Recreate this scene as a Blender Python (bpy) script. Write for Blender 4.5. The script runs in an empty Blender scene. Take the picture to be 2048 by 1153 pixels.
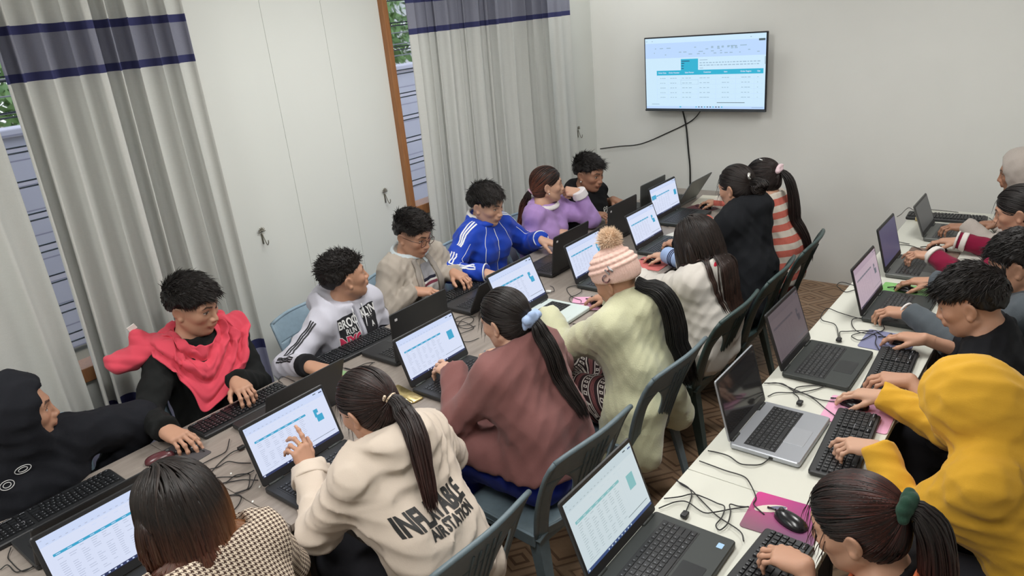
import bpy, bmesh, math, random
import numpy as np
from mathutils import Vector, Matrix
from mathutils.bvhtree import BVHTree
R = math.radians
rng = np.random.default_rng(7)
random.seed(7)
SC = bpy.context.scene
COL = SC.collection

# ------------------------------------------------------------------ camera, world, lights, exposure
def make_camera():
    pitch, yaw, roll = R(20.854), R(40.323), R(-5.601)
    f = Vector((-math.sin(yaw)*math.cos(pitch), math.cos(yaw)*math.cos(pitch), -math.sin(pitch)))
    r = Vector((math.cos(yaw), math.sin(yaw), 0)); u = r.cross(f)
    r2 = r*math.cos(roll) + u*math.sin(roll); u2 = u*math.cos(roll) - r*math.sin(roll)
    cam = bpy.data.cameras.new('camera'); o = bpy.data.objects.new('camera', cam); COL.objects.link(o)
    M = Matrix((r2, u2, -f)).transposed().to_4x4(); M.translation = Vector((0, 0, 2.26)); o.matrix_world = M
    cam.sensor_width = 36; cam.lens = 1474.7/2048*36; cam.clip_start = .02
    SC.camera = o
make_camera()
SC.view_settings.view_transform = 'Standard'; SC.view_settings.look = 'None'
SC.view_settings.gamma = 1; SC.view_settings.use_curve_mapping = False
SC.view_settings.exposure = 0.12
W = bpy.data.worlds.new('sky'); SC.world = W; W.use_nodes = True
def build_world():
    nt = W.node_tree; nt.nodes.clear()
    out = nt.nodes.new('ShaderNodeOutputWorld'); bg = nt.nodes.new('ShaderNodeBackground')
    tc = nt.nodes.new('ShaderNodeTexCoord'); sx = nt.nodes.new('ShaderNodeSeparateXYZ')
    ra = nt.nodes.new('ShaderNodeValToRGB')
    nt.links.new(tc.outputs['Generated'], sx.inputs[0]); nt.links.new(sx.outputs['Z'], ra.inputs[0])
    e = ra.color_ramp.elements
    e[0].position = 0.02; e[0].color = (.95, .97, 1, 1)
    q = e.new(.16); q.color = (.36, .64, .95, 1)
    e[2].position = .5; e[2].color = (.90, .93, 1, 1)
    nt.links.new(ra.outputs[0], bg.inputs[0]); bg.inputs[1].default_value = 1.7
    nt.links.new(bg.outputs[0], out.inputs[0])
build_world()
def area(name, loc, rot, sx, sy, power, col=(1, 1, 1)):
    l = bpy.data.lights.new(name, 'AREA'); l.shape = 'RECTANGLE'; l.size = sx; l.size_y = sy
    l.energy = power; l.color = col
    o = bpy.data.objects.new(name, l); o.location = loc; o.rotation_euler = rot; COL.objects.link(o)
    return o
# tube lamps under the ceiling (fixtures are built further down)
LAMPS = [(-3.15, 5.0, 10, 0), (-2.3, 2.6, 31, 90), (-.9, .9, 30, 90), (-.6, 3.7, 30, 90), (-2.4, -.6, 36, 90)]
for i, (x, y, p, rz) in enumerate(LAMPS):
    area('tube_light', (x, y, 2.93), (0, 0, R(rz)), 1.2, .4, p, (1, .99, .96))

# ------------------------------------------------------------------ node helpers
class X:
    """a float socket with arithmetic"""
    def __init__(s, nt, so): s.nt = nt; s.so = so
    def _m(s, op, *a):
        n = s.nt.nodes.new('ShaderNodeMath'); n.operation = op
        for i, v in enumerate((s,)+a):
            if isinstance(v, X): s.nt.links.new(v.so, n.inputs[i])
            else: n.inputs[i].default_value = v
        return X(s.nt, n.outputs[0])
    def __add__(s, o): return s._m('ADD', o)
    def __sub__(s, o): return s._m('SUBTRACT', o)
    def __mul__(s, o): return s._m('MULTIPLY', o)
    def __truediv__(s, o): return s._m('DIVIDE', o)
    def __lt__(s, o): return s._m('LESS_THAN', o)
    def __gt__(s, o): return s._m('GREATER_THAN', o)
    def floor(s): return s._m('FLOOR')
    def fract(s): return s._m('FRACT')
    def abs(s): return s._m('ABSOLUTE')
    def mod(s, o): return s._m('FLOORED_MODULO', o)
    def max(s, o): return s._m('MAXIMUM', o)
    def min(s, o): return s._m('MINIMUM', o)
    def sin(s): return s._m('SINE')
    def between(s, a, b): return (s > a)*(s < b)
class Mat:
    def __init__(s, name, col=(.5, .5, .5), rough=.6, metal=0, spec=.5, **k):
        s.m = bpy.data.materials.new(name); s.m.use_nodes = True; s.nt = s.m.node_tree
        s.b = s.nt.nodes['Principled BSDF']; s.out = s.nt.nodes['Material Output']
        s.b.inputs['Base Color'].default_value = (*col, 1); s.b.inputs['Roughness'].default_value = rough
        s.b.inputs['Metallic'].default_value = metal; s.b.inputs['Specular IOR Level'].default_value = spec
        for kk, v in k.items(): s.b.inputs[kk.replace('_', ' ')].default_value = v
        s.m.diffuse_color = (*col, 1); s.tc = None
    def node(s, t): return s.nt.nodes.new(t)
    def link(s, a, b): s.nt.links.new(a, b)
    def xyz(s, kind='Object'):
        if s.tc is None: s.tc = s.node('ShaderNodeTexCoord')
        n = s.node('ShaderNodeSeparateXYZ'); s.link(s.tc.outputs[kind], n.inputs[0])
        return [X(s.nt, n.outputs[i]) for i in range(3)]
    def attr(s, name):
        n = s.node('ShaderNodeAttribute'); n.attribute_name = name
        return n
    def noise(s, scale, detail=3, vec=None, scl=None):
        if s.tc is None: s.tc = s.node('ShaderNodeTexCoord')
        n = s.node('ShaderNodeTexNoise'); n.inputs['Scale'].default_value = scale; n.inputs['Detail'].default_value = detail
        src = s.tc.outputs['Object']
        if scl:
            mp = s.node('ShaderNodeMapping'); mp.inputs['Scale'].default_value = scl; s.link(src, mp.inputs[0]); src = mp.outputs[0]
        s.link(src, n.inputs['Vector'])
        return X(s.nt, n.outputs[0])
    def mix(s, f, a, b):
        n = s.node('ShaderNodeMix'); n.data_type = 'RGBA'
        if isinstance(f, X): s.link(f.so, n.inputs['Factor'])
        else: n.inputs['Factor'].default_value = f
        for v, i in ((a, 6), (b, 7)):
            if isinstance(v, tuple): n.inputs[i].default_value = (*v, 1)
            else: s.link(v, n.inputs[i])
        return n.outputs[2]
    def color(s, so): s.link(so, s.b.inputs['Base Color']); return s
    def bump(s, h, strength=.3, dist=.003):
        n = s.node('ShaderNodeBump'); n.inputs['Strength'].default_value = strength; n.inputs['Distance'].default_value = dist
        s.link(h.so if isinstance(h, X) else h, n.inputs['Height']); s.link(n.outputs[0], s.b.inputs['Normal']); return s
    def sheen(s, v=.3):
        s.b.inputs['Sheen Weight'].default_value = v; return s
def fabric(name, col, scale=350, var=.12, rough=.9, strength=.35):
    m = Mat(name, col, rough, spec=.2)
    n = m.noise(scale, 2); big = m.noise(9, 3)
    d = tuple(c*(1-var*2) for c in col); l = tuple(min(1, c*(1+var)) for c in col)
    m.color(m.mix(big*.6 + n*.4, d, l)); m.bump(n, strength, .0015); m.sheen(.12 if max(col) > .05 else 0)
    return m
def plain(name, col, rough=.5, metal=0, **k): return Mat(name, col, rough, metal, **k).m
def emit(name, col, st=1.0):
    m = bpy.data.materials.new(name); m.use_nodes = True; nt = m.node_tree; b = nt.nodes['Principled BSDF']
    b.inputs['Base Color'].default_value = (.02, .02, .02, 1); b.inputs['Roughness'].default_value = .35
    b.inputs['Emission Color'].default_value = (*col, 1); b.inputs['Emission Strength'].default_value = st
    return m

# ------------------------------------------------------------------ object helpers
def tag(o, label=None, cat=None, group=None, kind=None):
    for k, v in (('label', label), ('category', cat), ('group', group), ('kind', kind)):
        if v: o[k] = v
    return o
def empty(name, loc, rz=0, label=None, cat=None, group=None):
    o = bpy.data.objects.new(name, None); COL.objects.link(o); o.location = loc; o.rotation_euler = (0, 0, rz)
    o.empty_display_size = .1
    return tag(o, label, cat, group)
def mesh_obj(name, verts, faces, mats, parent=None, smooth=True, fm=None, attrs=None):
    me = bpy.data.meshes.new(name)
    if isinstance(faces, np.ndarray) and len(faces):
        v = np.asarray(verts, np.float32); nf, k = faces.shape
        me.vertices.add(len(v)); me.vertices.foreach_set('co', v.ravel())
        me.loops.add(nf*k); me.loops.foreach_set('vertex_index', faces.astype(np.int32).ravel())
        me.polygons.add(nf); me.polygons.foreach_set('loop_start', np.arange(0, nf*k, k, dtype=np.int32))
        me.update(calc_edges=True)
    else:
        me.from_pydata([tuple(p) for p in verts], [], [tuple(f) for f in faces])
    mats = mats if isinstance(mats, (list, tuple)) else [mats]
    for m in mats: me.materials.append(m.m if isinstance(m, Mat) else m)
    if fm is not None: me.polygons.foreach_set('material_index', np.asarray(fm, np.int32))
    me.polygons.foreach_set('use_smooth', [smooth]*len(me.polygons))
    for an, (ty, arr) in (attrs or {}).items():
        a = me.attributes.new(an, ty, 'POINT')
        if ty == 'FLOAT': a.data.foreach_set('value', np.asarray(arr, np.float32).ravel())
        elif ty == 'FLOAT_COLOR':
            c = np.ones((len(arr), 4), np.float32); c[:, :3] = arr; a.data.foreach_set('color', c.ravel())
    me.validate(); me.update()
    o = bpy.data.objects.new(name, me); COL.objects.link(o)
    if parent: o.parent = parent
    return o
class MB:
    """collects boxes, tubes, discs, lathes into one mesh"""
    def __init__(s): s.v = []; s.f = []; s.m = []; s.mi = 0
    def add(s, V, F):
        o = len(s.v); s.v += [tuple(p) for p in V]
        for f in F: s.f.append(tuple(i+o for i in f)); s.m.append(s.mi)
        return s
    def box(s, c, d, b=0, M=None):
        x, y, z = [k/2 for k in d]
        bm = bmesh.new(); bmesh.ops.create_cube(bm, size=1)
        for v in bm.verts: v.co = Vector((v.co.x*d[0], v.co.y*d[1], v.co.z*d[2]))
        if b: bmesh.ops.bevel(bm, geom=bm.edges[:], offset=min(b, x*.9, y*.9, z*.9), segments=2, affect='EDGES', profile=.5)
        bm.verts.index_update()
        V = [(M @ v.co if M else v.co)+Vector(c) for v in bm.verts]; F = [[v.index for v in f.verts] for f in bm.faces]
        bm.free(); return s.add(V, F)
    def rslab(s, c, d, r, b=.001, n=5, M=None):
        """slab with corners rounded in plan (x,y) by r, thickness z, edge bevel b"""
        x, y, z = [k/2 for k in d]
        rings = []
        for (zz, ins) in ((-z, b), (-z+b, 0), (z-b, 0), (z, b)):
            ring = []
            for (sx, sy, a0) in ((1, 1, 0), (-1, 1, 90), (-1, -1, 180), (1, -1, 270)):
                for k in range(n+1):
                    a = R(a0+90*k/n); ring.append(((x-r)*sx+(r-ins)*math.cos(a), (y-r)*sy+(r-ins)*math.sin(a), zz))
            rings.append(ring)
        V = [p for q in rings for p in q]; m = len(rings[0])
        F = [(i*m+j, i*m+(j+1) % m, (i+1)*m+(j+1) % m, (i+1)*m+j) for i in range(3) for j in range(m)]
        F += [tuple(range(m))[::-1], tuple(3*m+j for j in range(m))]
        V = [(M @ Vector(p) if M else Vector(p))+Vector(c) for p in V]
        return s.add(V, F)
    def quad(s, p): return s.add(p, [(0, 1, 2, 3)])
    def tube(s, pts, r, n=8, cap=True):
        P = [Vector(p) for p in pts]; rs = r if isinstance(r, (list, tuple)) else [r]*len(P)
        V = []; F = []; t0 = None
        for i, p in enumerate(P):
            t = (P[min(i+1, len(P)-1)]-P[max(i-1, 0)]).normalized()
            if t0 is None:
                a = t.cross(Vector((0, 0, 1)));  a = a if a.length > 1e-3 else Vector((1, 0, 0)); a.normalize()
            else:
                a = a - t*a.dot(t); a.normalize()
            t0 = t; b = t.cross(a)
            for k in range(n):
                w = 2*math.pi*k/n; V.append(p+(a*math.cos(w)+b*math.sin(w))*rs[i])
        for i in range(len(P)-1):
            for k in range(n): F.append((i*n+k, i*n+(k+1) % n, (i+1)*n+(k+1) % n, (i+1)*n+k))
        if cap: F += [tuple(range(n))[::-1], tuple((len(P)-1)*n+k for k in range(n))]
        return s.add(V, F)
    def sphere(s, c, r, n=12, M=None):
        r = r if isinstance(r, (tuple, list)) else (r, r, r); V = []; F = []
        h = n//2
        for i in range(h+1):
            t = math.pi*i/h
            for k in range(n):
                w = 2*math.pi*k/n; q = Vector((r[0]*math.sin(t)*math.cos(w), r[1]*math.sin(t)*math.sin(w), r[2]*math.cos(t)))
                V.append((M @ q if M else q)+Vector(c))
        for i in range(h):
            for k in range(n): F.append((i*n+k, (i+1)*n+k, (i+1)*n+(k+1) % n, i*n+(k+1) % n))
        return s.add(V, F)
    def build(s, name, mats, parent=None, smooth=False):
        return mesh_obj(name, s.v, s.f, mats, parent, smooth, s.m)
def smooth_path(pts, n=6):
    """Catmull-Rom through pts"""
    P = [np.array(p, float) for p in pts]; P = [2*P[0]-P[1]]+P+[2*P[-1]-P[-2]]; out = []
    for i in range(1, len(P)-2):
        for k in range(n):
            t = k/n; a, b, c, d = P[i-1:i+3]
            out.append(.5*(2*b+(c-a)*t+(2*a-5*b+4*c-d)*t*t+(3*b-a-3*c+d)*t**3))
    out.append(P[-2]); return out
def copy_tree(o, parent=None):
    c = o.copy(); COL.objects.link(c)
    if parent: c.parent = parent
    for ch in list(o.children): copy_tree(ch, c)
    return c
# ------------------------------------------------------------------ room
WX, WY, CZ = -3.66, 5.70, 3.0      # window wall, screen wall, ceiling
RX, BY = 1.6, -2.2
def build_room():
    m = Mat('floor_vinyl', (.3, .2, .12), .45)
    x, y, z = m.xyz(); p = .34
    u = ((x*.9659+y*.2588)/p); v = ((y*.9659-x*.2588)/(p*.8))
    d = ((u.fract()-.5).abs()+(v.fract()-.5).abs())
    ln = (d-.5).abs().min((d-.30).abs()).min((d-.68).abs()).min((d-.13).abs())
    line = (ln < .032)
    n = m.noise(60, 4); c = m.mix(n, (.27, .165, .095), (.36, .235, .145)); c2 = m.mix(line, c, (.15, .085, .05))
    fl = (d.between(.30, .5)); m.color(m.mix(fl*.3, c2, (.42, .30, .2))); m.bump(n, .1, .001)
    b = MB(); b.box(((WX+RX)/2, (WY+BY)/2, -.05), (RX-WX+.3, WY-BY+.3, .1)); tag(b.build('floor', m), kind='structure')
    wall = Mat('wall_paint', (.74, .745, .71), .75, spec=.25)
    n = wall.noise(3, 4); n2 = wall.noise(120, 3)
    wall.color(wall.mix(n, (.755, .765, .735), (.81, .82, .79))); wall.bump(n2, .08, .001)
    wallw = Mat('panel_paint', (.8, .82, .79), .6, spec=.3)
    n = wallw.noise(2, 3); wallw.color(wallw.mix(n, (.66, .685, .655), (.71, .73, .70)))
    # window wall with two openings, groove joints between boards
    b = MB(); T = .12; xs = WX-T/2
    wins = [(.15, 2.0), (3.305, 5.28)]; zt = 2.75; ZS = (.78, .98)
    
    def panel(y0, y1, z0, z1): b.box((xs, (y0+y1)/2, (z0+z1)/2), (T, y1-y0-.0016, z1-z0), .001)
    for a, c in ((BY, .15), (2.0, 2.47), (2.47, 2.87), (2.87, 3.305), (5.28, WY+.1)): panel(a, c, 0, CZ)
    for (a, c), zs in zip(wins, ZS): panel(a, c, 0, zs); panel(a, c, zt, CZ)
    b.box((xs-.004, 2.67, 1.5), (T-.012, 1.4, 3.0))
    tag(b.build('wall_left', wallw), kind='structure')
    b = MB(); b.box(((WX+RX)/2, WY+.06, CZ/2), (RX-WX+.3, .12, CZ)); tag(b.build('wall_far', wall), kind='structure')
    b = MB(); b.box((RX+.06, (WY+BY)/2, CZ/2), (.12, WY-BY, CZ)); tag(b.build('wall_right', wall), kind='structure')
    b = MB(); b.box(((WX+RX)/2, BY-.06, CZ/2), (RX-WX+.3, .12, CZ)); tag(b.build('wall_back', wall), kind='structure')
    b = MB(); b.box(((WX+RX)/2, (WY+BY)/2, CZ+.05), (RX-WX+.5, WY-BY+.5, .1)); tag(b.build('ceiling', plain('ceiling_white', (.82, .82, .8), .8)), kind='structure')
    # windows: wooden frame, sill, louvre blades
    wood = Mat('window_wood', (.30, .13, .045), .45)
    n = wood.noise(14, 4, scl=(6, 6, .6)); wood.color(wood.mix(n, (.22, .085, .03), (.40, .18, .065)))
    glass = Mat('louvre_glass', (.9, .93, .95), .05, Transmission_Weight=1.0, IOR=1.1)
    steel = plain('louvre_rail', (.12, .13, .15), .4, .6)
    for k, (a, c) in enumerate(wins):
        zs = ZS[k]; o = empty('window_%d' % (k+1), (WX, a, 0)); tag(o, kind='structure')
        b = MB()
        for yy in (a+.021, c-.021): b.box((-.03, yy-a, (zs+zt)/2), (.14, .042, zt-zs), .004)
        b.box((-.03, (c-a)/2, zs+.035), (.14, c-a, .07), .004); b.box((-.03, (c-a)/2, zt-.03), (.14, c-a, .06), .004)
        for q in (1, 2): b.box((-.06, (c-a)*q/3, (zs+zt)/2), (.06, .03, zt-zs), .003)
        b.build('window_frame', wood, o)
        b = MB(); g = MB()
        nb = int((zt-zs-.12)/.148)
        for i in range(nb):
            z = zs+.13+i*.148
            M = Matrix.Rotation(R(28), 4, 'Y')
            g.box((-.06, (c-a)/2, z), (.004, c-a-.12, .15), 0, M)
            for dz in (-.066, .066): b.box((-.06+dz*math.tan(R(28)), (c-a)/2, z+dz), (.008, c-a-.12, .007), 0)
        g.build('louvre_glass', glass, o); b.build('louvre_edge', steel, o)
    # wall seams: thin plaster trims on the board joints
    return wallw, wall
build_room()

def build_curtains():
    def cm():
        m = Mat('curtain_cloth', (.62, .62, .58), .85, spec=.2)
        x, y, z = m.xyz('Object'); n = m.noise(500, 2, scl=(1, 1, .3)); n3 = m.noise(260, 2, scl=(.1, .1, 1))
        base = m.mix(n*.6+n3*.4, (.62, .63, .60), (.75, .76, .73))
        band = z.between(2.185, 2.335); edge = z.between(2.15, 2.185).max(z.between(2.335, 2.37)).max(z.between(.60, .655))
        low = z < .60
        c = m.mix(band, base, m.mix(n, (.235, .245, .31), (.31, .32, .39))); c = m.mix(low, c, (.40, .41, .55))
        c = m.mix(edge, c, (.055, .06, .16)); m.color(c); m.bump(n, .25, .001)
        tr = m.node('ShaderNodeBsdfTranslucent'); mx = m.node('ShaderNodeMixShader'); mx.inputs[0].default_value = .22
        m.link(c, tr.inputs[0]); m.link(m.b.outputs[0], mx.inputs[1]); m.link(tr.outputs[0], mx.inputs[2]); m.link(mx.outputs[0], m.out.inputs[0])
        return m
    mat = cm()
    def curtain(y0t, y1t, y0b, y1b, folds, amp, label, seed, x0=WX+.115, zb=.30, ztop=2.9):
        r = np.random.default_rng(seed); n = folds*14; nz = 46
        ph = np.cumsum(np.abs(1+.55*r.standard_normal(folds*2+4)).clip(.35, 2.2)); ph = (ph-ph[0]); 
        s = np.linspace(0, 1, n); a = np.interp(s*(folds*2), np.arange(len(ph)), ph)
        am = np.interp(s*folds, np.arange(folds+2), r.uniform(.55, 1.25, folds+2))
        a = a/ph[folds*2]*folds*2*math.pi
        V = []; dr = r.uniform(-1, 1, 4)
        for j in range(nz):
            t = j/(nz-1); z = ztop+(zb-ztop)*t
            y0 = y0t+(y0b-y0t)*t**1.6; y1 = y1t+(y1b-y1t)*t**1.6
            w = np.sin(a); fold = np.sign(w)*np.abs(w)**.7
            x = x0 + amp*am*(.75+.35*t)*fold + .012*np.sin(3*s+4*t+dr[0])
            yy = y0+(y1-y0)*s + .022*am*np.cos(a*1.0+.4) + .010*np.sin(5*s*3+3*t+dr[1])*t
            V.append(np.stack([x, yy, np.full(n, z)], 1))
        V = np.concatenate(V); F = np.array([(j*n+i, j*n+i+1, (j+1)*n+i+1, (j+1)*n+i) for j in range(nz-1) for i in range(n-1)])
        o = empty('curtain', (0, 0, 0), 0, label, 'curtain', 'striped grey curtains')
        c = mesh_obj('cloth', V, F, mat, o); md = c.modifiers.new('t', 'SOLIDIFY'); md.thickness = .002
        return o
    curtain(-.6, 1.05, -.3, 1.07, 8, .045, 'grey striped curtain on the camera side of the narrow outdoor gap', 3)
    curtain(1.13, 1.965, 1.10, 1.985, 9, .052, 'grey striped curtain hanging behind the person in the coral scarf', 11)
    curtain(3.40, 5.22, 3.37, 5.19, 15, .040, 'grey striped curtain hanging behind the blue jacket and lilac sweater', 5)
    rail = MB(); rail.tube([(WX+.115, -.7, 2.915), (WX+.115, 5.5, 2.915)], .012)
    tag(rail.build('curtain_rod', plain('rod_steel', (.5, .5, .5), .3, .9)), 'long steel curtain rod under the ceiling', 'curtain rod')
    # leaf-shaped tie-back hooks
    iron = plain('hook_iron', (.26, .25, .21), .45, .7)
    for y, lab in ((2.187, 'leaf tie-back hook on the wall above the grey printed hoodie'), (3.12, 'leaf tie-back hook beside the brown window frame'), (5.40, 'leaf tie-back hook at the corner by the far curtain edge')):
        o = empty('curtain_hook', (WX, y, 1.18), 0, lab, 'hook', 'leaf tie-back hooks')
        o.scale = (.68, .68, .68)
        b = MB(); b.tube(smooth_path([(.012, 0, .03), (.03, .004, -.03), (.045, .008, -.07), (.06, .012, -.055), (.062, .014, -.03)]), .004)
        b.box((.004, 0, -.02), (.008, .014, .09), .002); b.build('hook_arm', iron, o, True)
        b = MB()
        for k in range(7):
            a = R(-90+30*k); c = (.02, .018*math.sin(a), .045+.022*math.cos(a))
            b.sphere(c, (.004, .006, .017), 8, Matrix.Rotation(-a, 4, 'X'))
        b.sphere((.022, 0, .05), .009, 8); b.build('leaf', iron, o, True)
build_curtains()

def build_outside():
    m = Mat('lavender_wall', (.50, .50, .66), .8)
    x, y, z = m.xyz(); g = (z/.19).fract() < .05; n = m.noise(5, 4)
    m.color(m.mix(g, m.mix(n, (.42, .41, .49), (.50, .49, .56)), (.24, .23, .30)))
    b = MB(); b.box((-6.4, 4.5, .85), (.15, 16, 1.7)); b.box((-6.4, 4.5, 1.73), (.25, 16, .06), .01)
    tag(b.build('garden_wall', m), 'pale lavender boundary wall outside the louvred windows', 'wall')
    b = MB(); b.box((-18, 6, -.1), (28.5, 50, .1)); tag(b.build('ground', plain('earth', (.25, .22, .16), .9)), kind='structure')
    lf = Mat('leaf', (.10, .22, .05), .6)
    n = lf.noise(6, 3); lf.color(lf.mix(n, (.05, .13, .03), (.25, .38, .12)))
    r = np.random.default_rng(2)
    for cx, cy, cz, rad, lab in ((-9, 3.2, 1.9, .9, 'green bush behind the lavender wall seen in the far gap at the curtain edge'), (-9.5, 8.2, 2.1, 1.0, 'green bush beyond the wooden window frame')):
        o = empty('bush', (cx, cy, 0), 0, lab, 'bush')
        b = MB(); b.tube([(0, 0, 0), (.05, 0, .8), (0, .05, cz)], [.06, .05, .03]); b.build('stem', plain('bark', (.15, .1, .06), .9), o)
        V = []; F = []
        for i in range(1500):
            d = r.standard_normal(3); d /= np.linalg.norm(d); p = np.array([0, 0, cz])+d*rad*r.uniform(.4, 1)
            a = r.standard_normal(3); a /= np.linalg.norm(a); e = np.cross(a, d); e /= np.linalg.norm(e)
            k = len(V); V += [p-a*.09, p+e*.035, p+a*.09, p-e*.035]; F.append((k, k+1, k+2, k+3))
        mesh_obj('foliage', V, F, lf, o, False)
    o = empty('house', (-13, 9.5, 0), 0, 'white house with a grey roof seen through the far louvres', 'house')
    b = MB(); b.box((0, 0, 1.5), (4, 6, 3.0)); b.build('wall', plain('house_white', (.75, .73, .7), .8), o)
    b = MB(); b.add([(-2.4, -3.4, 2.9), (2.4, -3.4, 2.9), (2.4, 3.4, 2.9), (-2.4, 3.4, 2.9), (0, -3.4, 4.0), (0, 3.4, 4.0)], [(0, 1, 4), (2, 3, 5), (1, 2, 5, 4), (3, 0, 4, 5), (0, 3, 2, 1)])
    b.build('roof', plain('roof_grey', (.34, .36, .40), .6), o)
    o2 = empty('wire_fence', (-6.4, 0, 1.76), 0, 'wire strands above the lavender wall', 'fence')
    b = MB()
    for k in range(3): b.tube([(0, -2, .1+.12*k), (0, 12, .1+.12*k)], .006, 5)
    b.build('wire', plain('wire', (.2, .2, .22), .5, .8), o2)
    b = MB()
    for k in range(9): b.tube([(0, -1.6+1.6*k, 0), (0, -1.6+1.6*k, .45)], .015, 6)
    b.build('post', plain('wire_post', (.25, .25, .25), .6, .6), o2)
build_outside()

def text_mesh(body, size, bold=0.0, res=3, dense=0):
    cu = bpy.data.curves.new('t', 'FONT'); cu.body = body; cu.size = size; cu.offset = bold; cu.resolution_u = res
    cu.align_x = 'CENTER'; cu.align_y = 'CENTER'
    o = bpy.data.objects.new('t', cu); COL.objects.link(o); bpy.context.view_layer.update()
    me = bpy.data.meshes.new_from_object(o.evaluated_get(bpy.context.evaluated_depsgraph_get()))
    V = np.array([v.co[:] for v in me.vertices]); F = [tuple(p.vertices) for p in me.polygons]
    if dense:
        bm = bmesh.new(); bm.from_mesh(me); bmesh.ops.triangulate(bm, faces=bm.faces[:])
        for _ in range(5):
            e = [q for q in bm.edges if q.calc_length() > dense]
            if not e: break
            bmesh.ops.subdivide_edges(bm, edges=e, cuts=1); bmesh.ops.triangulate(bm, faces=[f for f in bm.faces if len(f.verts) > 3])
        bm.verts.index_update(); V = np.array([v.co[:] for v in bm.verts]); F = [tuple(v.index for v in f.verts) for f in bm.faces]; bm.free()
    bpy.data.objects.remove(o); bpy.data.curves.remove(cu); bpy.data.meshes.remove(me)
    return V, F

# ------------------------------------------------------------------ screens
SCR = [emit('screen_white', (.66, .72, .90), .92), emit('screen_teal', (.03, .34, .56), .95), emit('screen_text', (.40, .45, .60), .9),
       emit('screen_navy', (.02, .035, .12), .8), emit('screen_dark', (.06, .1, .12), .9), emit('screen_pale', (.58, .67, .90), .92)]
SCRT = [emit('tv_white', (.58, .78, .93), .95), emit('tv_teal', (.02, .42, .62), .95), emit('tv_text', (.33, .48, .62), .9), SCR[3], SCR[4], emit('tv_pale', (.48, .66, .95), .95)]
SCRP = [emit('dim_white', (.54, .43, .50), .75), emit('dim_teal', (.15, .17, .2), .8), emit('dim_text', (.38, .30, .36), .75), emit('dim_navy', (.06, .05, .08), .8), SCR[4], emit('dim_pale', (.46, .36, .44), .75)]
SCRG = [emit('cool_white', (.62, .72, .76), .85), emit('cool_teal', (.22, .50, .52), .85), emit('cool_text', (.36, .45, .48), .85), emit('cool_navy', (.04, .08, .22), .8), SCR[4], emit('cool_pale', (.56, .67, .72), .85)]
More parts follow.
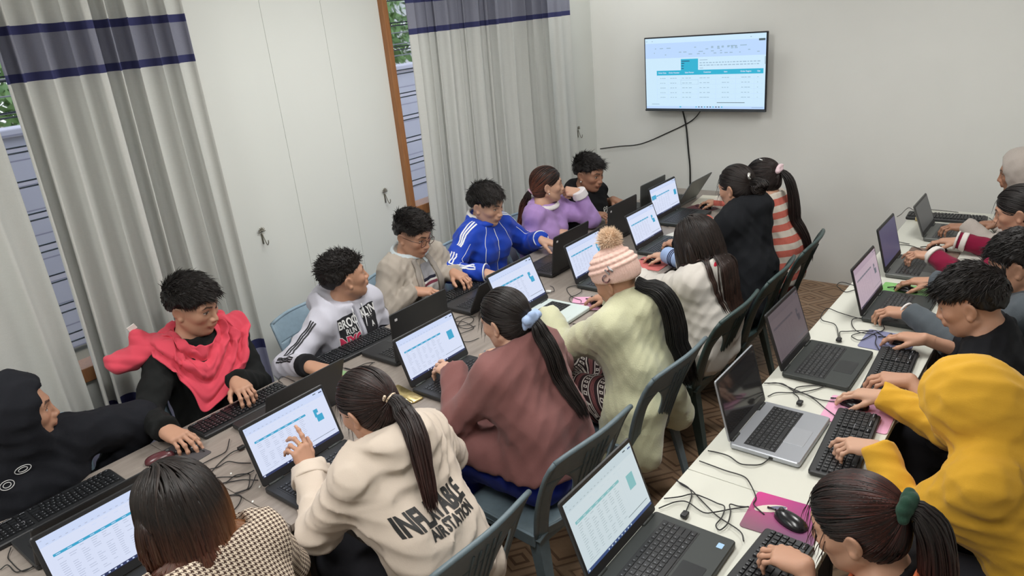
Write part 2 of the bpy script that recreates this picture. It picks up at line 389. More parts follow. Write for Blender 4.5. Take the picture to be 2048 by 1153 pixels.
def screen_quads(kind):
    """list of (u0,v0,u1,v1,mat,layer); u grows to the user's right"""
    r = random.Random(sum(map(ord, kind)) % 99 if isinstance(kind, str) else kind); Q = [(0, 0, 1, 1, 0, 0)]
    if kind == 'tv':
        Q += [(0, .72, 1, .93, 5, 1), (0, 0, 1, .035, 5, 1), (.10, .478, .985, .545, 1, 1), (.315, .545, .462, .70, 1, 1)]
        cols = [(.13, .05), (.22, .06), (.325, .085), (.475, .09), (.66, .06), (.815, .075), (.94, .008)]
        for row in range(5):
            for i, (u, w) in enumerate(cols):
                uu = u
                for _ in range(3 if w > .02 else 1):
                    ww = w/3.3 if w > .02 else w
                    v = .43-row*.068; Q.append((uu, v, uu+ww*r.uniform(.6, 1), v+.008, 2, 2)); uu += ww*1.12
            Q.append((.1, .462-row*.068-.05, .985, .4625-row*.068-.0485, 5, 1))
        for u in (.1, .2, .315, .462, .61, .77, .915): Q.append((u, .10, u+.0012, .478, 5, 1))
        Q += [(.32, .665, .39, .675, 3, 2), (.32, .635, .345, .645, 3, 2), (.32, .6, .34, .61, 3, 2), (.32, .565, .34, .575, 3, 2), (.475, .675, .54, .683, 2, 2)]
        for v in (.635, .60):
            u = .475
            while u < .95: w = r.uniform(.008, .03); Q.append((u, v, u+w, v+.012, 2, 2)); u += w+.008
        Q.append((.475, .565, .505, .573, 2, 2))
        Q += [(.313, .345, .463, .347, 2, 2), (.313, .405, .463, .407, 2, 2), (.313, .345, .3145, .407, 2, 2), (.4615, .345, .463, .407, 2, 2)]
        for k in range(40):
            u = r.uniform(.04, .96); v = r.choice((.76, .79, .82, .85)); w = r.uniform(.008, .03); Q.append((u, v, u+w, v+.012, 2, 2))
        for u in (.57, .62, .655, .70, .73, .76): Q.append((u, .835, u+.018, .86, 2, 2))
        Q += [(.945, .905, .993, .932, 4, 2), (.01, .955, .02, .965, 2, 2), (.06, .955, .07, .965, 2, 2), (.88, .955, .89, .965, 2, 2), (.62, .085, .845, .092, 4, 2), (.995, .60, .998, .70, 4, 2)]
        for k in range(10): u = .44+.024*k; Q.append((u, .018, u+.01, .034, 4 if k % 3 else 1, 2))
        Q += [(.30, .018, .315, .034, 1, 2), (.05, .06, .12, .068, 2, 2), (.9, .018, .99, .026, 2, 2)]
        return Q
    if kind in ('off',): return [(0, 0, 1, 1, 4, 0)]
    wide = kind != 'narrow'
    Q += [(.0, .86, 1, 1, 5, 1), (0, 0, 1, .045, 3, 1)]
    Q += [(.06, .655, .70, .695, 1, 1)]
    bx = .80
    if kind == 'greenbox': Q += [(.02, .60, .18, .75, 1, 1), (.86, .42, .95, .62, 1, 1)]
    elif kind in (1, 4): Q += [(bx, .42, bx+.10, .64, 1, 1)]
    else: Q += [(bx, .60, bx+.055, .68, 1, 1), (bx, .52, bx+.03, .60, 1, 1), (bx+.012, .42, bx+.095, .555, 1, 1)]
    for i in range(7): Q.append((.08+.088*i, .670, .115+.088*i, .680, 5, 2))
    for row in range(15):
        for i in range(7):
            if r.random() < .88: Q.append((.075+.088*i, .62-row*.035, .075+.088*i+r.uniform(.03, .06), .627-row*.035, 2, 2))
    for k in range(14): u = .05+.05*k; Q.append((u, .88, u+.02, .89, 2, 2))
    for k in range(6): u = .3+.09*k; Q.append((u, .80, u+.035, .81, 5, 2))
    Q += [(.87, .95, .91, .967, 4, 2), (.945, .935, .99, .955, 3, 2), (.02, .955, .035, .965, 2, 2), (.66, .125, .965, .133, 4, 2), (.06, .10, .2, .105, 2, 2), (.72, .06, .722, .86, 5, 1)]
    for k in range(8): u = .30+.05*k; Q.append((u, .012, u+.016, .033, 5, 2))
    Q += [(.012, .010, .03, .035, 0, 2)]
    return Q
def screen_mesh(kind, w, h):
    b = MB()
    for (u0, v0, u1, v1, m, l) in screen_quads(kind):
        b.mi = m; z = l*.00018
        b.quad([((u0-.5)*w, v0*h, z), ((u1-.5)*w, v0*h, z), ((u1-.5)*w, v1*h, z), ((u0-.5)*w, v1*h, z)])
    return b

def build_tv():
    x0, x1, z0, z1 = -3.088, -2.073, 1.340, 1.922
    cx, w, h = (x0+x1)/2, x1-x0, z1-z0
    o = empty('television', (cx, WY-.12, z0), 0, 'flat wall television showing a spreadsheet with a teal header', 'television')
    black = plain('tv_black', (.012, .012, .016), .3)
    b = MB(); b.box((0, .0155, h/2), (w, .018, h), .004); b.box((0, .045, h*.45), (w*.8, .03, h*.6), .01); b.build('casing', black, o)
    b = screen_mesh('tv', w-.022, h-.032)
    V = [(p[0], -.0005-p[2], p[1]) for p in b.v]  # face -y; user's right = +x
    V = [(p[0], p[1]+.004, p[2]+.022) for p in V]
    s = mesh_obj('screen', V, b.f, SCRT, o, False, b.m)
    tx = MB()
    for t, u in (('Order Date', .15), ('Order Number', .255), ('Sales Person', .388), ('Customer', .54), ('Item', .69), ('Order Region', .85), ('Qty', .95)):
        V, F = text_mesh(t, .0150, .0004)
        V = [((u-.5)*(w-.022)+p[0], .0025, .022+.512*(h-.032)+p[1]) for p in V]; tx.add(V, F)
    tx.build('header_text', SCR[0], s)
    b = MB(); b.box((0, .0, .009), (w*.998, .006, .016), .002); b.build('bottom_bar', plain('tv_bar', (.05, .06, .07), .4), o)
    b = MB(); b.box((0, .085, h*.5), (.25, .05, .2), .005); b.box((0, .112, h*.5), (.4, .012, .3), .003); b.build('wall_bracket', black, o)
    cab = plain('cable_black', (.012, .012, .012), .5)
    def cable(pts, label, r=.0045): 
        b = MB(); b.tube(smooth_path(pts), r, 6); tag(b.build('cable', cab, None, True), label, 'cable')
    cable([(-2.78, WY-.07, 1.36), (-2.77, WY-.02, 1.2), (-2.755, WY-.012, 1.0), (-2.74, WY-.012, .80), (-2.75, WY-.012, .35), (-2.74, WY-.02, .02)], 'thick black power lead hanging straight down from the television', .007)
    cable([(-2.60, WY-.07, 1.36), (-2.72, WY-.02, 1.25), (-2.95, WY-.012, 1.14), (-3.2, WY-.012, 1.04), (-3.42, WY-.012, 1.01), (-3.62, WY-.012, .98)], 'thin black lead running sideways from the television to the corner')
build_tv()
def tube_fixtures():
    tube = emit('tube_glow', (1, .97, .92), 6); wh = plain('fixture_white', (.8, .8, .8), .4)
    for (x, y, p, rz), lab in zip(LAMPS, ('tube lamp nearest the television wall', 'tube lamp above the wood tables', 'tube lamp above the near end of the white tables', 'tube lamp above the far white tables', 'tube lamp behind the camera')):
        o = empty('ceiling_lamp', (x, y, CZ), R(rz), lab+', on the ceiling', 'ceiling lamp', 'ceiling tube lamps')
        b = MB(); b.box((0, 0, -.02), (1.25, .07, .04), .005); b.build('housing', wh, o)
        b = MB(); b.tube([(-.59, 0, -.052), (.59, 0, -.052)], .013, 10); b.build('tube', tube, o, True)
tube_fixtures()
# ------------------------------------------------------------------ tables
TT = .74
def build_tables():
    wood = Mat('grey_wood', (.36, .31, .26), .42)
    n = wood.noise(5, 6, scl=(9, .8, 3)); n2 = wood.noise(30, 4, scl=(9, .7, 3))
    wood.color(wood.mix(n*.6+n2*.4, (.15, .125, .108), (.41, .36, .32))); wood.bump(n2, .08, .001)
    edge = plain('dark_edge', (.035, .03, .028), .5); leg = plain('table_steel', (.05, .05, .055), .4, .5)
    white = Mat('white_laminate', (.78, .78, .70), .35); n = white.noise(4, 3); white.color(white.mix(n, (.60, .605, .535), (.66, .66, .59)))
    def table(x0, x1, y0, y1, top, label, group, cab=False):
        o = empty('table', ((x0+x1)/2, (y0+y1)/2, 0), 0, label, 'table', group); w, l = x1-x0, y1-y0-.003
        b = MB(); b.box((0, 0, TT-.013), (w, l, .026), .002); b.build('tabletop', top, o)
        b = MB()
        for s in (-1, 1): b.box((s*(w/2-.05), 0, TT-.055), (.025, l-.1, .055))
        for s in (-1, 1): b.box((0, s*(l/2-.08), TT-.055), (w-.1, .025, .055))
        b.build('apron', edge, o)
        for sx in (-1, 1):
            for sy in (-1, 1):
                b = MB(); b.box((sx*(w/2-.06), sy*(l/2-.09), (TT-.03)/2), (.038, .038, TT-.03), .004); b.build('leg', leg, o)
        return o
    gw = None
    for a, c, lab in ((-.75, 1.015, 'grey wood table under the hooded black sweater and the houndstooth jacket'), (1.015, 2.775, 'grey wood table holding the laptop of the mauve cardigan'), (2.775, 4.53, 'grey wood table under the silver laptop and pink pad'), (4.53, 5.45, 'grey wood table end below the hanging television lead')):
        table(-2.86, -1.91, a, c, wood, lab, gw)
    for a, c, lab in ((.15, 1.952, 'white table carrying the magenta mouse pad'), (1.952, 3.78, 'white table carrying the silver laptop with the dark screen'), (3.78, 5.42, 'white table touching the far wall with the lone black keyboard')):
        table(-.955, -.455, a, c, white, lab, gw)
build_tables()

# ------------------------------------------------------------------ chairs
def build_chairs():
    def mk(name, col):
        m = Mat(name, col, .45); n = m.noise(40, 3); m.color(m.mix(n, tuple(c*.85 for c in col), tuple(c*1.15 for c in col))); return m
    slate = mk('slate_plastic', (.125, .17, .195)); dark = mk('green_plastic', (.045, .075, .074)); blue = mk('blue_plastic', (.26, .36, .44))
    def chair(mat):
        o = empty('plastic_chair', (0, 0, 0))
        b = MB(); N = 12; V = []; F = []
        for i in range(N+1):
            for j in range(N+1):
                x = -.2+.42*i/N; u = (j/N-.5)*2; w = .205+.02*i/N
                z = .435 - .018*math.cos(u*1.4)*math.sin(math.pi*i/N) - (.03*((i/N-.85)/.15)**2 if i/N > .85 else 0) - .02*abs(u)**6
                V.append((x, u*w, z))
        for i in range(N):
            for j in range(N): F.append((i*(N+1)+j, (i+1)*(N+1)+j, (i+1)*(N+1)+j+1, i*(N+1)+j+1))
        s = mesh_obj('seat', V, F, mat, o); md = s.modifiers.new('t', 'SOLIDIFY'); md.thickness = .009; md.offset = -1
        # skirt under the seat edge
        b = MB()
        for sy in (-1, 1): b.box((.01, sy*.208, .41), (.38, .012, .05), .003)
        b.box((.19, 0, .39), (.012, .40, .05), .003); b.box((-.185, 0, .405), (.012, .39, .05), .003); b.build('skirt', mat, o)
        def P(x, v):
            xx = -.195-.115*v-.03*v*v + .05*(x/.23)**2*(1-.3*v) - .02
            return (xx, x, .42+.42*v - (.022*(abs(x)/.225)**3*max(0, (v-.7)/.3)**2))
        V = []; F = []; nv = 20
        def strip(xa, xb, v0, v1, n):
            o_ = len(V)
            for i in range(nv+1):
                v = v0+(v1-v0)*i/nv; a, c = xa(v), xb(v)
                for j in range(n+1): V.append(P(a+(c-a)*j/n, v))
            for i in range(nv):
                for j in range(n): F.append((o_+i*(n+1)+j, o_+i*(n+1)+j+1, o_+(i+1)*(n+1)+j+1, o_+(i+1)*(n+1)+j))
        xo = lambda v: .198+.035*math.sin(min(v, 1)*2.2)
        vt = .72
        xs = lambda v: .055+.045*v + (.06*max(0, (v-.45)/(vt-.45))**2.2 if v < vt else .06)
        xi = lambda v: xo(v)-.05-(max(0, xo(v)-.05-xs(vt))*max(0, (v-.55)/(vt-.55))**2 if v > .55 else 0)
        strip(lambda v: -xs(v), xs, 0, vt, 8)
        for s in (-1, 1): strip((lambda v, s=s: s*xi(v)), (lambda v, s=s: s*xo(v)), 0, vt, 3)
        strip(lambda v: -xo(v), xo, vt, 1, 18)
        strip(lambda v: -xo(v), xo, 0, .09, 14)
        s = mesh_obj('backrest', V, F, mat, o); md = s.modifiers.new('t', 'SOLIDIFY'); md.thickness = .009; md.offset = 0
        b = MB()
        for k in range(-2, 3): b.tube([tuple(np.array(P(k*.022*(1+.5*v), v))+np.array((-.006, 0, 0))) for v in np.linspace(.1, .86, 8)], .0045, 5)
        b.tube([P((-1+2*t)*xo(1), 1) for t in np.linspace(0, 1, 14)], .010, 8)
        for q in (-1, 1): b.tube([P(q*xo(v), v) for v in np.linspace(0, 1, 10)], .009, 8)
        b.build('rim', mat, s, True)
        for sx in (-1, 1):
            for sy in (-1, 1):
                b = MB(); t = Vector((sx*.185, sy*.195, .42)); e = Vector((sx*.235-(.03 if sx < 0 else 0), sy*.225, 0))
                V = []
                for q, (p, w) in enumerate(((t, .055), (e, .032))):
                    V += [p+Vector((0, 0, 0)), p+Vector((-sx*w, 0, 0)), p+Vector((-sx*w, -sy*.012, 0)), p+Vector((-sx*.012, -sy*.012, 0)), p+Vector((-sx*.012, -sy*w, 0)), p+Vector((0, -sy*w, 0))]
                b.add(V, [(i, (i+1) % 6, 6+(i+1) % 6, 6+i) for i in range(6)]+[tuple(range(6))[::-1], tuple(range(6, 12))])
                b.build('leg', mat, o)
        return o
    protos = {}
    def place(x, y, rz, mat, label, group):
        if mat.m.name not in protos: protos[mat.m.name] = c = chair(mat)
        else: c = copy_tree(protos[mat.m.name])
        c.location = (x, y, 0); c.rotation_euler = (0, 0, R(rz)); tag(c, label, 'chair', group)
    gb = 'plastic chairs along the wood tables'
    place(-1.59, .62, 180, slate, 'slate plastic chair under the person in the houndstooth jacket', gb)
    for y, rz, m, w in ((1.26, 180, slate, 'slate plastic chair behind the cream printed jacket'), (1.90, 176, slate, 'slate plastic chair behind the mauve cardigan and blue skirt'), (2.56, 178, slate, 'slate plastic chair behind the long lime coat'),
                 (3.17, 180, dark, 'dark green plastic chair behind the white jacket with the red collar'), (3.72, 183, dark, 'dark green plastic chair behind the black hoodie with the hair claw'), (4.24, 184, dark, 'dark green plastic chair behind the coral striped sweater')):
        place(-1.60, y, rz, m, w, gb)
    ga = 'blue plastic chairs along the window wall'
    for y, w in ((.66, 'under the person in the hooded black sweater'), (1.45, 'under the person with the coral scarf'), (2.14, 'behind the grey printed hoodie'), (2.76, 'under the beige cardigan'), (3.36, 'behind the blue track jacket'), (3.98, 'behind the lilac sweater'), (4.52, 'under the black sweater with a badge')):
        place(-2.97, y, 0, blue, 'pale blue plastic chair '+w, ga)
    gc = 'plastic chairs beside the white tables'
    for y, w in ((1.50, 'under the person with the green scrunchie'), (2.24, 'under the yellow hoodie'), (2.93, 'under the black shirt beside the yellow hoodie'), (3.56, 'under the grey sweatshirt'), (4.22, 'under the maroon sleeved jacket'), (4.92, 'under the pale knitted hood')):
        place(-.10, y, 180, dark, 'dark green plastic chair '+w, gc)
build_chairs()

# ------------------------------------------------------------------ laptops
BLK = Mat('laptop_black', (.018, .019, .021), .42); n_ = BLK.noise(900, 1); BLK.bump(n_, .15, .0005)
DGR = Mat('laptop_dark', (.028, .033, .032), .5); n_ = DGR.noise(900, 1); DGR.bump(n_, .2, .0005)
SIL = Mat('laptop_silver', (.42, .44, .48), .35, .6)
MINT = Mat('laptop_mint', (.62, .70, .68), .4, .2)
GREY = Mat('laptop_grey', (.12, .125, .12), .45, .3)
KEY = Mat('keycap', (.014, .015, .017), .38); PADM = Mat('touch_pad', (.022, .024, .026), .3); PADS = Mat('touch_pad_silver', (.46, .48, .52), .3, .5)
LEG = plain('key_legend', (.22, .23, .25), .6)
def keys_mesh(w, d, rows, cols, h, gap, legends=True, numpad=False, z=0):
    """key caps filling w (along y) by d (along x), x grows to the user"""
    b = MB(); rw = d/rows; rr = random.Random(4)
    for i in range(rows):
        x = -d/2+rw*(i+.5); y = -w/2
        hh = rw*.62 if (i == 0) else rw-gap
        n = cols; ws = [1.0]*n
        if i == rows-1: ws = [1.2, 1, 1, 1, 5.2, 1, 1, 1.2][:8]; ws += [1]*3
        elif i in (rows-2,): ws[0] = 1.8; ws[-4 if numpad else -1] = 2.2
        elif i == rows-3: ws[0] = 1.6; ws[-4 if numpad else -1] = 1.8
        t = sum(ws); 
        for q in ws:
            kw = q/t*w
            b.mi = 0
            a, c_, zz = kw-gap, hh, h
            V = []
            for (s, zk) in ((1, 0), (.86, zz)): V += [(x+sx*c_/2*s, y+kw/2+sy*a/2*(s if q < 2 else (s+1)/2), z+zk) for sx, sy in ((-1, -1), (1, -1), (1, 1), (-1, 1))]
            b.add(V, [(0, 1, 5, 4), (1, 2, 6, 5), (2, 3, 7, 6), (3, 0, 4, 7), (4, 5, 6, 7)])
            if legends and q < 1.5 and rr.random() < .9:
                b.mi = 1; lw = .0026 if q == 1 else .005; yy = y+kw/2-a*.18; xx = x-c_*.12
                b.quad([(xx-.002, yy-lw/2, z+h+.0002), (xx+.002, yy-lw/2, z+h+.0002), (xx+.002, yy+lw/2, z+h+.0002), (xx-.002, yy+lw/2, z+h+.0002)])
            y += kw
    return b
LCACHE = {}
def laptop(x, y, rz, w, d, tilt, label, group, base=BLK, lidm=BLK, kind=1, pal=SCR, keyboard=True, sticker=False, thin=.019, logo=None, padm=None, border=(.012, .03)):
    o = empty('laptop', (x, y, TT), R(rz), label, 'laptop', group)
    b = MB(); b.rslab((d/2, 0, .004+thin/2), (d, w, thin), .012, .003); 
    for sx in (.03, d-.03):
        for sy in (-1, 1): b.box((sx, sy*(w/2-.04), .002), (.02, .04, .004), .001)
    body = b.build('base', base, o)
    z = .004+thin
    kw, kd = w*.84, d*.42
    b = MB(); b.box((.035+kd/2+.012, 0, z-.0005), (kd+.008, kw+.008, .003), .001); b.build('key_well', KEY if base is not SIL and base is not MINT else KEY, body)
    k = keys_mesh(kw, kd, 6, 14, .0022, .0025, keyboard, z=z+.0008); k.v = [(p[0]+.035+kd/2+.012, p[1], p[2]) for p in k.v]; k.build('keys', [KEY, LEG], body)
    b = MB(); b.rslab((d-.058, -w*.04, z+.0003), (.072, .11, .001), .004, .0003); b.build('touch_pad', padm or PADM, body)
    if sticker:
        b = MB(); b.rslab((d-.03, w/2-.045, z+.0004), (.018, .022, .0008), .002, .0002); b.build('sticker', plain('sticker_blue', (.35, .55, .8), .4), body)
    for s in (-1, 1):
        b = MB(); b.tube([(.004, s*w*.36-.03, z), (.004, s*w*.36+.03, z)], .006, 8); b.build('hinge', DGR, body, True)
    # lid
    lh = d*.965
    M = Matrix.Translation((.004, 0, z+.002)) @ Matrix.Rotation(R(-tilt), 4, 'Y')
    def onlid(mb): mb.v = [tuple(M @ Vector(p)) for p in mb.v]; return mb
    q = Matrix.Rotation(R(90), 4, 'Y')
    b = MB(); b.rslab((-.004, 0, lh/2), (lh, w, .007), .010, .0025, M=q); lid = onlid(b).build('lid', lidm, o)
    b = MB(); b.rslab((-.0002, 0, lh/2), (lh-.006, w-.006, .0016), .008, .0005, M=q); onlid(b).build('bezel', BLK, lid)
    sw, sh = w-2*border[0], lh-border[1]-border[0]-.002
    s = screen_mesh(kind, sw, sh)
    s.v = [(.0008+p[2]+.0003, p[0], p[1]+border[1]) for p in s.v]
    sc = onlid(s).build('screen', pal, lid)
    if logo in (1, 2):
        b = MB(); b.rslab((-.0078, w*.0, lh*.55), (.03, .03, .0008), .006 if logo == 2 else .014, .0002, M=q); onlid(b).build('lid_logo', plain('logo_chrome', (.6, .6, .6), .25, .9), lid)
    if logo == 2 or logo == 3:
        b = MB(); b.rslab((-.0078, w*.5-.035, lh-.035), (.012, .016, .0008), .002, .0002, M=q); onlid(b).build('lid_sticker', plain('label_white', (.7, .7, .72), .5), lid)
    return o
gB, gA, gC = 'laptops facing the people on the aisle side of the wood tables', 'laptops turned to the window wall', 'laptops on the white tables'
OFF = [emit('screen_off', (.012, .011, .013), .25)]*6
for m in OFF[:1]: m.node_tree.nodes['Principled BSDF'].inputs['Roughness'].default_value = .08
TAU = [emit('screen_violet', (.10, .09, .20), .5)]*6
GRY = [emit('screen_smoke', (.10, .10, .10), .4)]*6
MAU = [emit('screen_mauve', (.17, .135, .15), .55), emit('mauve_bar', (.10, .09, .11), .5), emit('mauve_text', (.13, .105, .12), .5), emit('mauve_dark', (.03, .03, .035), .5), SCR[4], emit('mauve_pale', (.15, .12, .135), .55)]
laptop(-2.13, .595, 0, .385, .245, 21, 'black laptop showing a spreadsheet in front of the houndstooth jacket', gB, kind=2, pal=SCR)
laptop(-2.14, 1.255, 0, .365, .24, 20, 'black laptop touched by the raised hand with a ring', gB, kind=3)
laptop(-2.195, 2.04, 0, .375, .235, 20, 'black laptop in front of the person in the mauve cardigan', gB, kind=4)
laptop(-2.262, 2.775, 0, .375, .27, 24, 'silver laptop with a black lid beside the pink mouse pad', gB, base=MINT, kind=5, padm=MINT)
laptop(-2.235, 3.375, 0, .365, .24, 18, 'black laptop partly hidden by the pink bobble hat', gB, kind=6, base=DGR)
laptop(-2.215, 4.02, 0, .36, .24, 20, 'black laptop behind the bobble hat beside the long brown hair', gB, kind=7, base=DGR, pal=SCRP if False else SCR)
laptop(-2.41, 4.645, 0, .40, .245, 12, 'black laptop showing a small green box on its spreadsheet', gB, kind='greenbox', base=DGR)
laptop(-2.45, 5.03, 180, .35, .235, 33, 'grey laptop with its lid leaning over nearest the television wall', gA, kind='off', base=GREY, lidm=GREY, pal=GRY)
laptop(-2.425, .62, 180, .375, .22, 30, 'black laptop back to back with the one by the houndstooth jacket', gA, kind='off', pal=OFF)
laptop(-2.415, 1.45, 180, .375, .24, 22, 'black laptop whose lid stands behind the raised hand screen', gA, kind='off', pal=OFF)
laptop(-2.442, 2.18, 180, .375, .25, 1.5, 'black laptop with a small white lid sticker facing the grey printed hoodie', gA, kind='off', pal=OFF, logo=3)
laptop(-2.525, 2.80, 180, .375, .195, 28, 'black laptop standing behind the lid of the silver laptop', gA, kind='off', pal=OFF)
laptop(-2.455, 3.45, 180, .37, .245, 8, 'black laptop reached by the blue sleeve', gA, kind='off', pal=OFF, logo=3)
laptop(-2.465, 4.10, 180, .37, .245, 2, 'black laptop typed on by the person in the black sweater', gA, kind='off', pal=OFF, logo=3)
laptop(-2.56, 4.69, 180, .37, .24, 3, 'dark laptop backing onto the one with the green box', gA, kind='off', pal=OFF, lidm=GREY)
laptop(-.93, 1.485, 0, .38, .262, 20, 'black laptop with a blue sticker beside the magenta mouse pad', gC, kind=1, pal=SCRG, base=DGR, sticker=True)
laptop(-.885, 2.30, 0, .337, .243, 14, 'silver laptop with a dark glossy screen on the white table', gC, kind='off', pal=OFF, base=SIL, lidm=SIL, padm=PADS)
laptop(-.91, 2.895, 0, .36, .262, 18, 'black laptop between the silver laptop and the lilac mouse pad', gC, kind=8, pal=MAU, base=DGR)
laptop(-.785, 3.595, 0, .385, .245, 15, 'black laptop with a pinkish screen beside the green mouse pad', gC, kind=9, pal=SCRP, base=DGR)
laptop(-.83, 4.195, 0, .345, .25, 14, 'dark grey laptop with a violet screen beside the brown mouse pad', gC, kind='off', pal=TAU, base=GREY)
laptop(-.785, 4.87, 0, .33, .205, 20, 'grey laptop in front of the lone keyboard by the far wall', gC, kind='off', pal=GRY, base=GREY, lidm=GREY)

# ------------------------------------------------------------------ keyboards, mice, pads
def keyboards():
    body_m = Mat('keyboard_black', (.015, .016, .018), .45); proto = []
    def make():
        o = empty('keyboard', (0, 0, 0)); w, d = .445, .145
        b = MB(); b.rslab((0, 0, .009), (d, w, .018), .010, .004); bd = b.build('casing', body_m, o)
        for (yy, ww, c) in ((-.068, .285, 15), (.112, .058, 3), (.178, .074, 4)):
            k = keys_mesh(ww, d-.03, 6, c, .007, .0028, True, z=.0175)
            k.v = [(p[0]+.004, p[1]+yy, p[2]) for p in k.v]; k.build('keys', [KEY, LEG], bd)
        b = MB(); b.rslab((.0, .112, .0185), (.02, .03, .0012), .002, .0003); b.build('badge', plain('badge_grey', (.25, .25, .27), .4), bd)
        for s in (-1, 1):
            b = MB(); b.box((-d/2+.015, s*(w/2-.05), .001), (.015, .03, .002)); b.build('foot', KEY, bd)
        return o
    def place(x, y, rz, label, z=TT+.001):
        o = make() if not proto else copy_tree(proto[0]); proto.append(o)
        o.location = (x, y, z); o.rotation_euler = (0, 0, R(rz)); tag(o, label, 'keyboard', 'black wired keyboards')
    place(-2.725, .605, 180, 'black keyboard in front of the hooded black sweater')
    place(-2.742, 1.375, 180, 'black keyboard under the hand of the coral scarf person')
    place(-2.775, 2.045, 177, 'black keyboard in front of the grey printed hoodie')
    place(-2.795, 2.79, 178, 'black keyboard under the hand of the beige cardigan')
    place(-.565, 1.555, -4, 'black keyboard beside the laptop with the blue sticker')
    place(-.553, 2.34, 4, 'black keyboard overlapping the pink mouse pad', TT+.0045)
    place(-.553, 2.935, 3, 'black keyboard under the hand of the black haired man in black')
    place(-.75, 5.21, 94, 'lone black keyboard lying sideways by the far wall')
keyboards()
def pads():
    def pad(x, y, rz, sx, sy, m, label, th=.003):
        b = MB(); b.rslab((0, 0, th/2), (sx, sy, th), .012, .0008); o = b.build('mouse_pad', m); o.location = (x, y, TT+.0005); o.rotation_euler = (0, 0, R(rz)); tag(o, label, 'mouse pad', 'mouse pads')
        return o
    pink = Mat('pad_pink', (.72, .36, .52), .7)
    mag = Mat('pad_magenta', (.45, .05, .22), .55); x, y, z = mag.xyz(); n = mag.noise(9, 4)
    f = (y*5.5+.5).max(0).min(1); c = mag.mix((f+n*.5-.25), (.20, .09, .13), (.55, .03, .23)); cx = (x*8+.6).max(0).min(1); mag.color(mag.mix(cx*(n*.9), c, (.10, .03, .13)))
    o = pad(-.60, 1.865, 4, .21, .19, mag, 'magenta mouse pad with a pale car picture')
    b = MB(); b.sphere((-.045, .025, .0036), (.018, .05, .0006), 16, Matrix.Rotation(R(-60), 4, 'Z')); b.build('car_picture', plain('print_cream', (.66, .60, .52), .6), o)
    b = MB(); b.sphere((-.03, .035, .0041), (.009, .03, .0005), 16, Matrix.Rotation(R(-60), 4, 'Z')); b.build('car_window', plain('print_grey', (.12, .12, .2), .5), o)
    pad(-.575, 2.575, 2, .23, .20, pink, 'pink mouse pad beneath the mouse of the yellow hoodie')
    pad(-.63, 3.235, 0, .20, .20, plain('pad_lilac', (.19, .20, .33), .7), 'lilac blue mouse pad between two black laptops')
    g = Mat('pad_green', (.16, .42, .12), .5); n = g.noise(14, 3); g.color(g.mix(n, (.08, .25, .07), (.30, .60, .2)))
    pad(-.70, 3.87, 0, .22, .17, g, 'bright green mouse pad beside the pinkish laptop screen')
    pad(-.69, 4.49, 0, .25, .17, plain('pad_brown', (.20, .135, .105), .7), 'brown mouse pad beneath the mouse of the maroon sleeve')
    p = pad(-2.035, 3.045, 28, .22, .18, pink, 'pink mouse pad with black line drawings beside the silver laptop')
    lb = MB()
    for k in range(9):
        a = k*.7; cx, cy = .055+.012*math.cos(a*2.1), -.06+.014*k
        lb.tube([(cx+.012*math.cos(t)*(1+.3*math.sin(3*t)), cy+.009*math.sin(t), .0036) for t in np.linspace(0, 5.5, 9)], .0011, 4)
    lb.build('line_drawing', plain('ink', (.02, .015, .02), .6), p)
    pad(-2.05, 3.72, 0, .20, .19, plain('pad_coral', (.55, .14, .13), .7), 'coral mouse pad near the light blue cuff')
    pad(-2.29, 4.93, -15, .20, .17, plain('pad_maroon', (.14, .05, .06), .7), 'maroon mouse pad nearest the television wall')
    pad(-2.655, 1.03, 5, .20, .16, plain('pad_charcoal', (.07, .065, .07), .6), 'charcoal mouse pad by the coral scarf person')
    pad(-2.62, 1.76, 0, .18, .17, plain('pad_sage', (.26, .42, .20), .7), 'sage green mouse pad by the grey printed hoodie')
    MBLK = Mat('mouse_black', (.012, .012, .014), .22); MRED = Mat('mouse_maroon', (.10, .03, .035), .25)
    proto = {}
    def mouse(x, y, rz, label, m=MBLK, z=TT+.004):
        if m.m.name in proto: o = copy_tree(proto[m.m.name])
        else:
            o = empty('mouse', (0, 0, 0)); proto[m.m.name] = o
            V = []; F = []; n = 20; h = 12
            for i in range(h+1):
                t = math.pi*i/h
                for k in range(n):
                    w = 2*math.pi*k/n
                    xx = .055*math.cos(t); rr = math.sin(t)**.75
                    yy = .031*rr*math.cos(w)*(1-.12*math.cos(t)-.12*math.cos(2*t+math.pi)*0); zz = .031*(1+.14*math.cos(t+.6))*rr*math.sin(w)
                    V.append((xx, yy, max(zz, 0)))
            for i in range(h):
                for k in range(n): F.append((i*n+k, i*n+(k+1) % n, (i+1)*n+(k+1) % n, (i+1)*n+k))
            bd = mesh_obj('shell', V, F, m, o)
            b = MB(); b.tube([(.034, -.0035, .026), (.034, .0035, .026)], .008, 12); b.build('scroll_wheel', plain('wheel', (.05, .05, .05), .6), bd, True)
            b = MB(); b.tube([(.054, 0, .012), (.07, 0, .008), (.085, 0, .004)], .003, 6); b.build('cord_stub', MBLK, bd, True)
        o.location = (x, y, z); o.rotation_euler = (0, 0, R(rz)); tag(o, label, 'mouse', 'computer mice')
    mouse(-2.672, 1.085, 10, 'black mouse under the hand of the coral scarf person')
    mouse(-2.70, .975, 65, 'maroon mouse lying at the edge of the charcoal pad', MRED)
    mouse(-2.64, 1.735, 5, 'black mouse on the sage green pad')
    mouse(-2.01, 3.05, 165, 'dark mouse on the pink pad with line drawings')
    mouse(-2.05, 3.742, 175, 'black mouse held from the light blue cuff')
    mouse(-2.262, 4.945, 170, 'dark mouse on the maroon pad')
    mouse(-.575, 1.855, 160, 'glossy black mouse on the magenta pad')
    mouse(-.605, 2.625, 176, 'black mouse in the hand of the yellow hoodie')
    mouse(-.59, 3.245, 172, 'black mouse on the lilac pad')
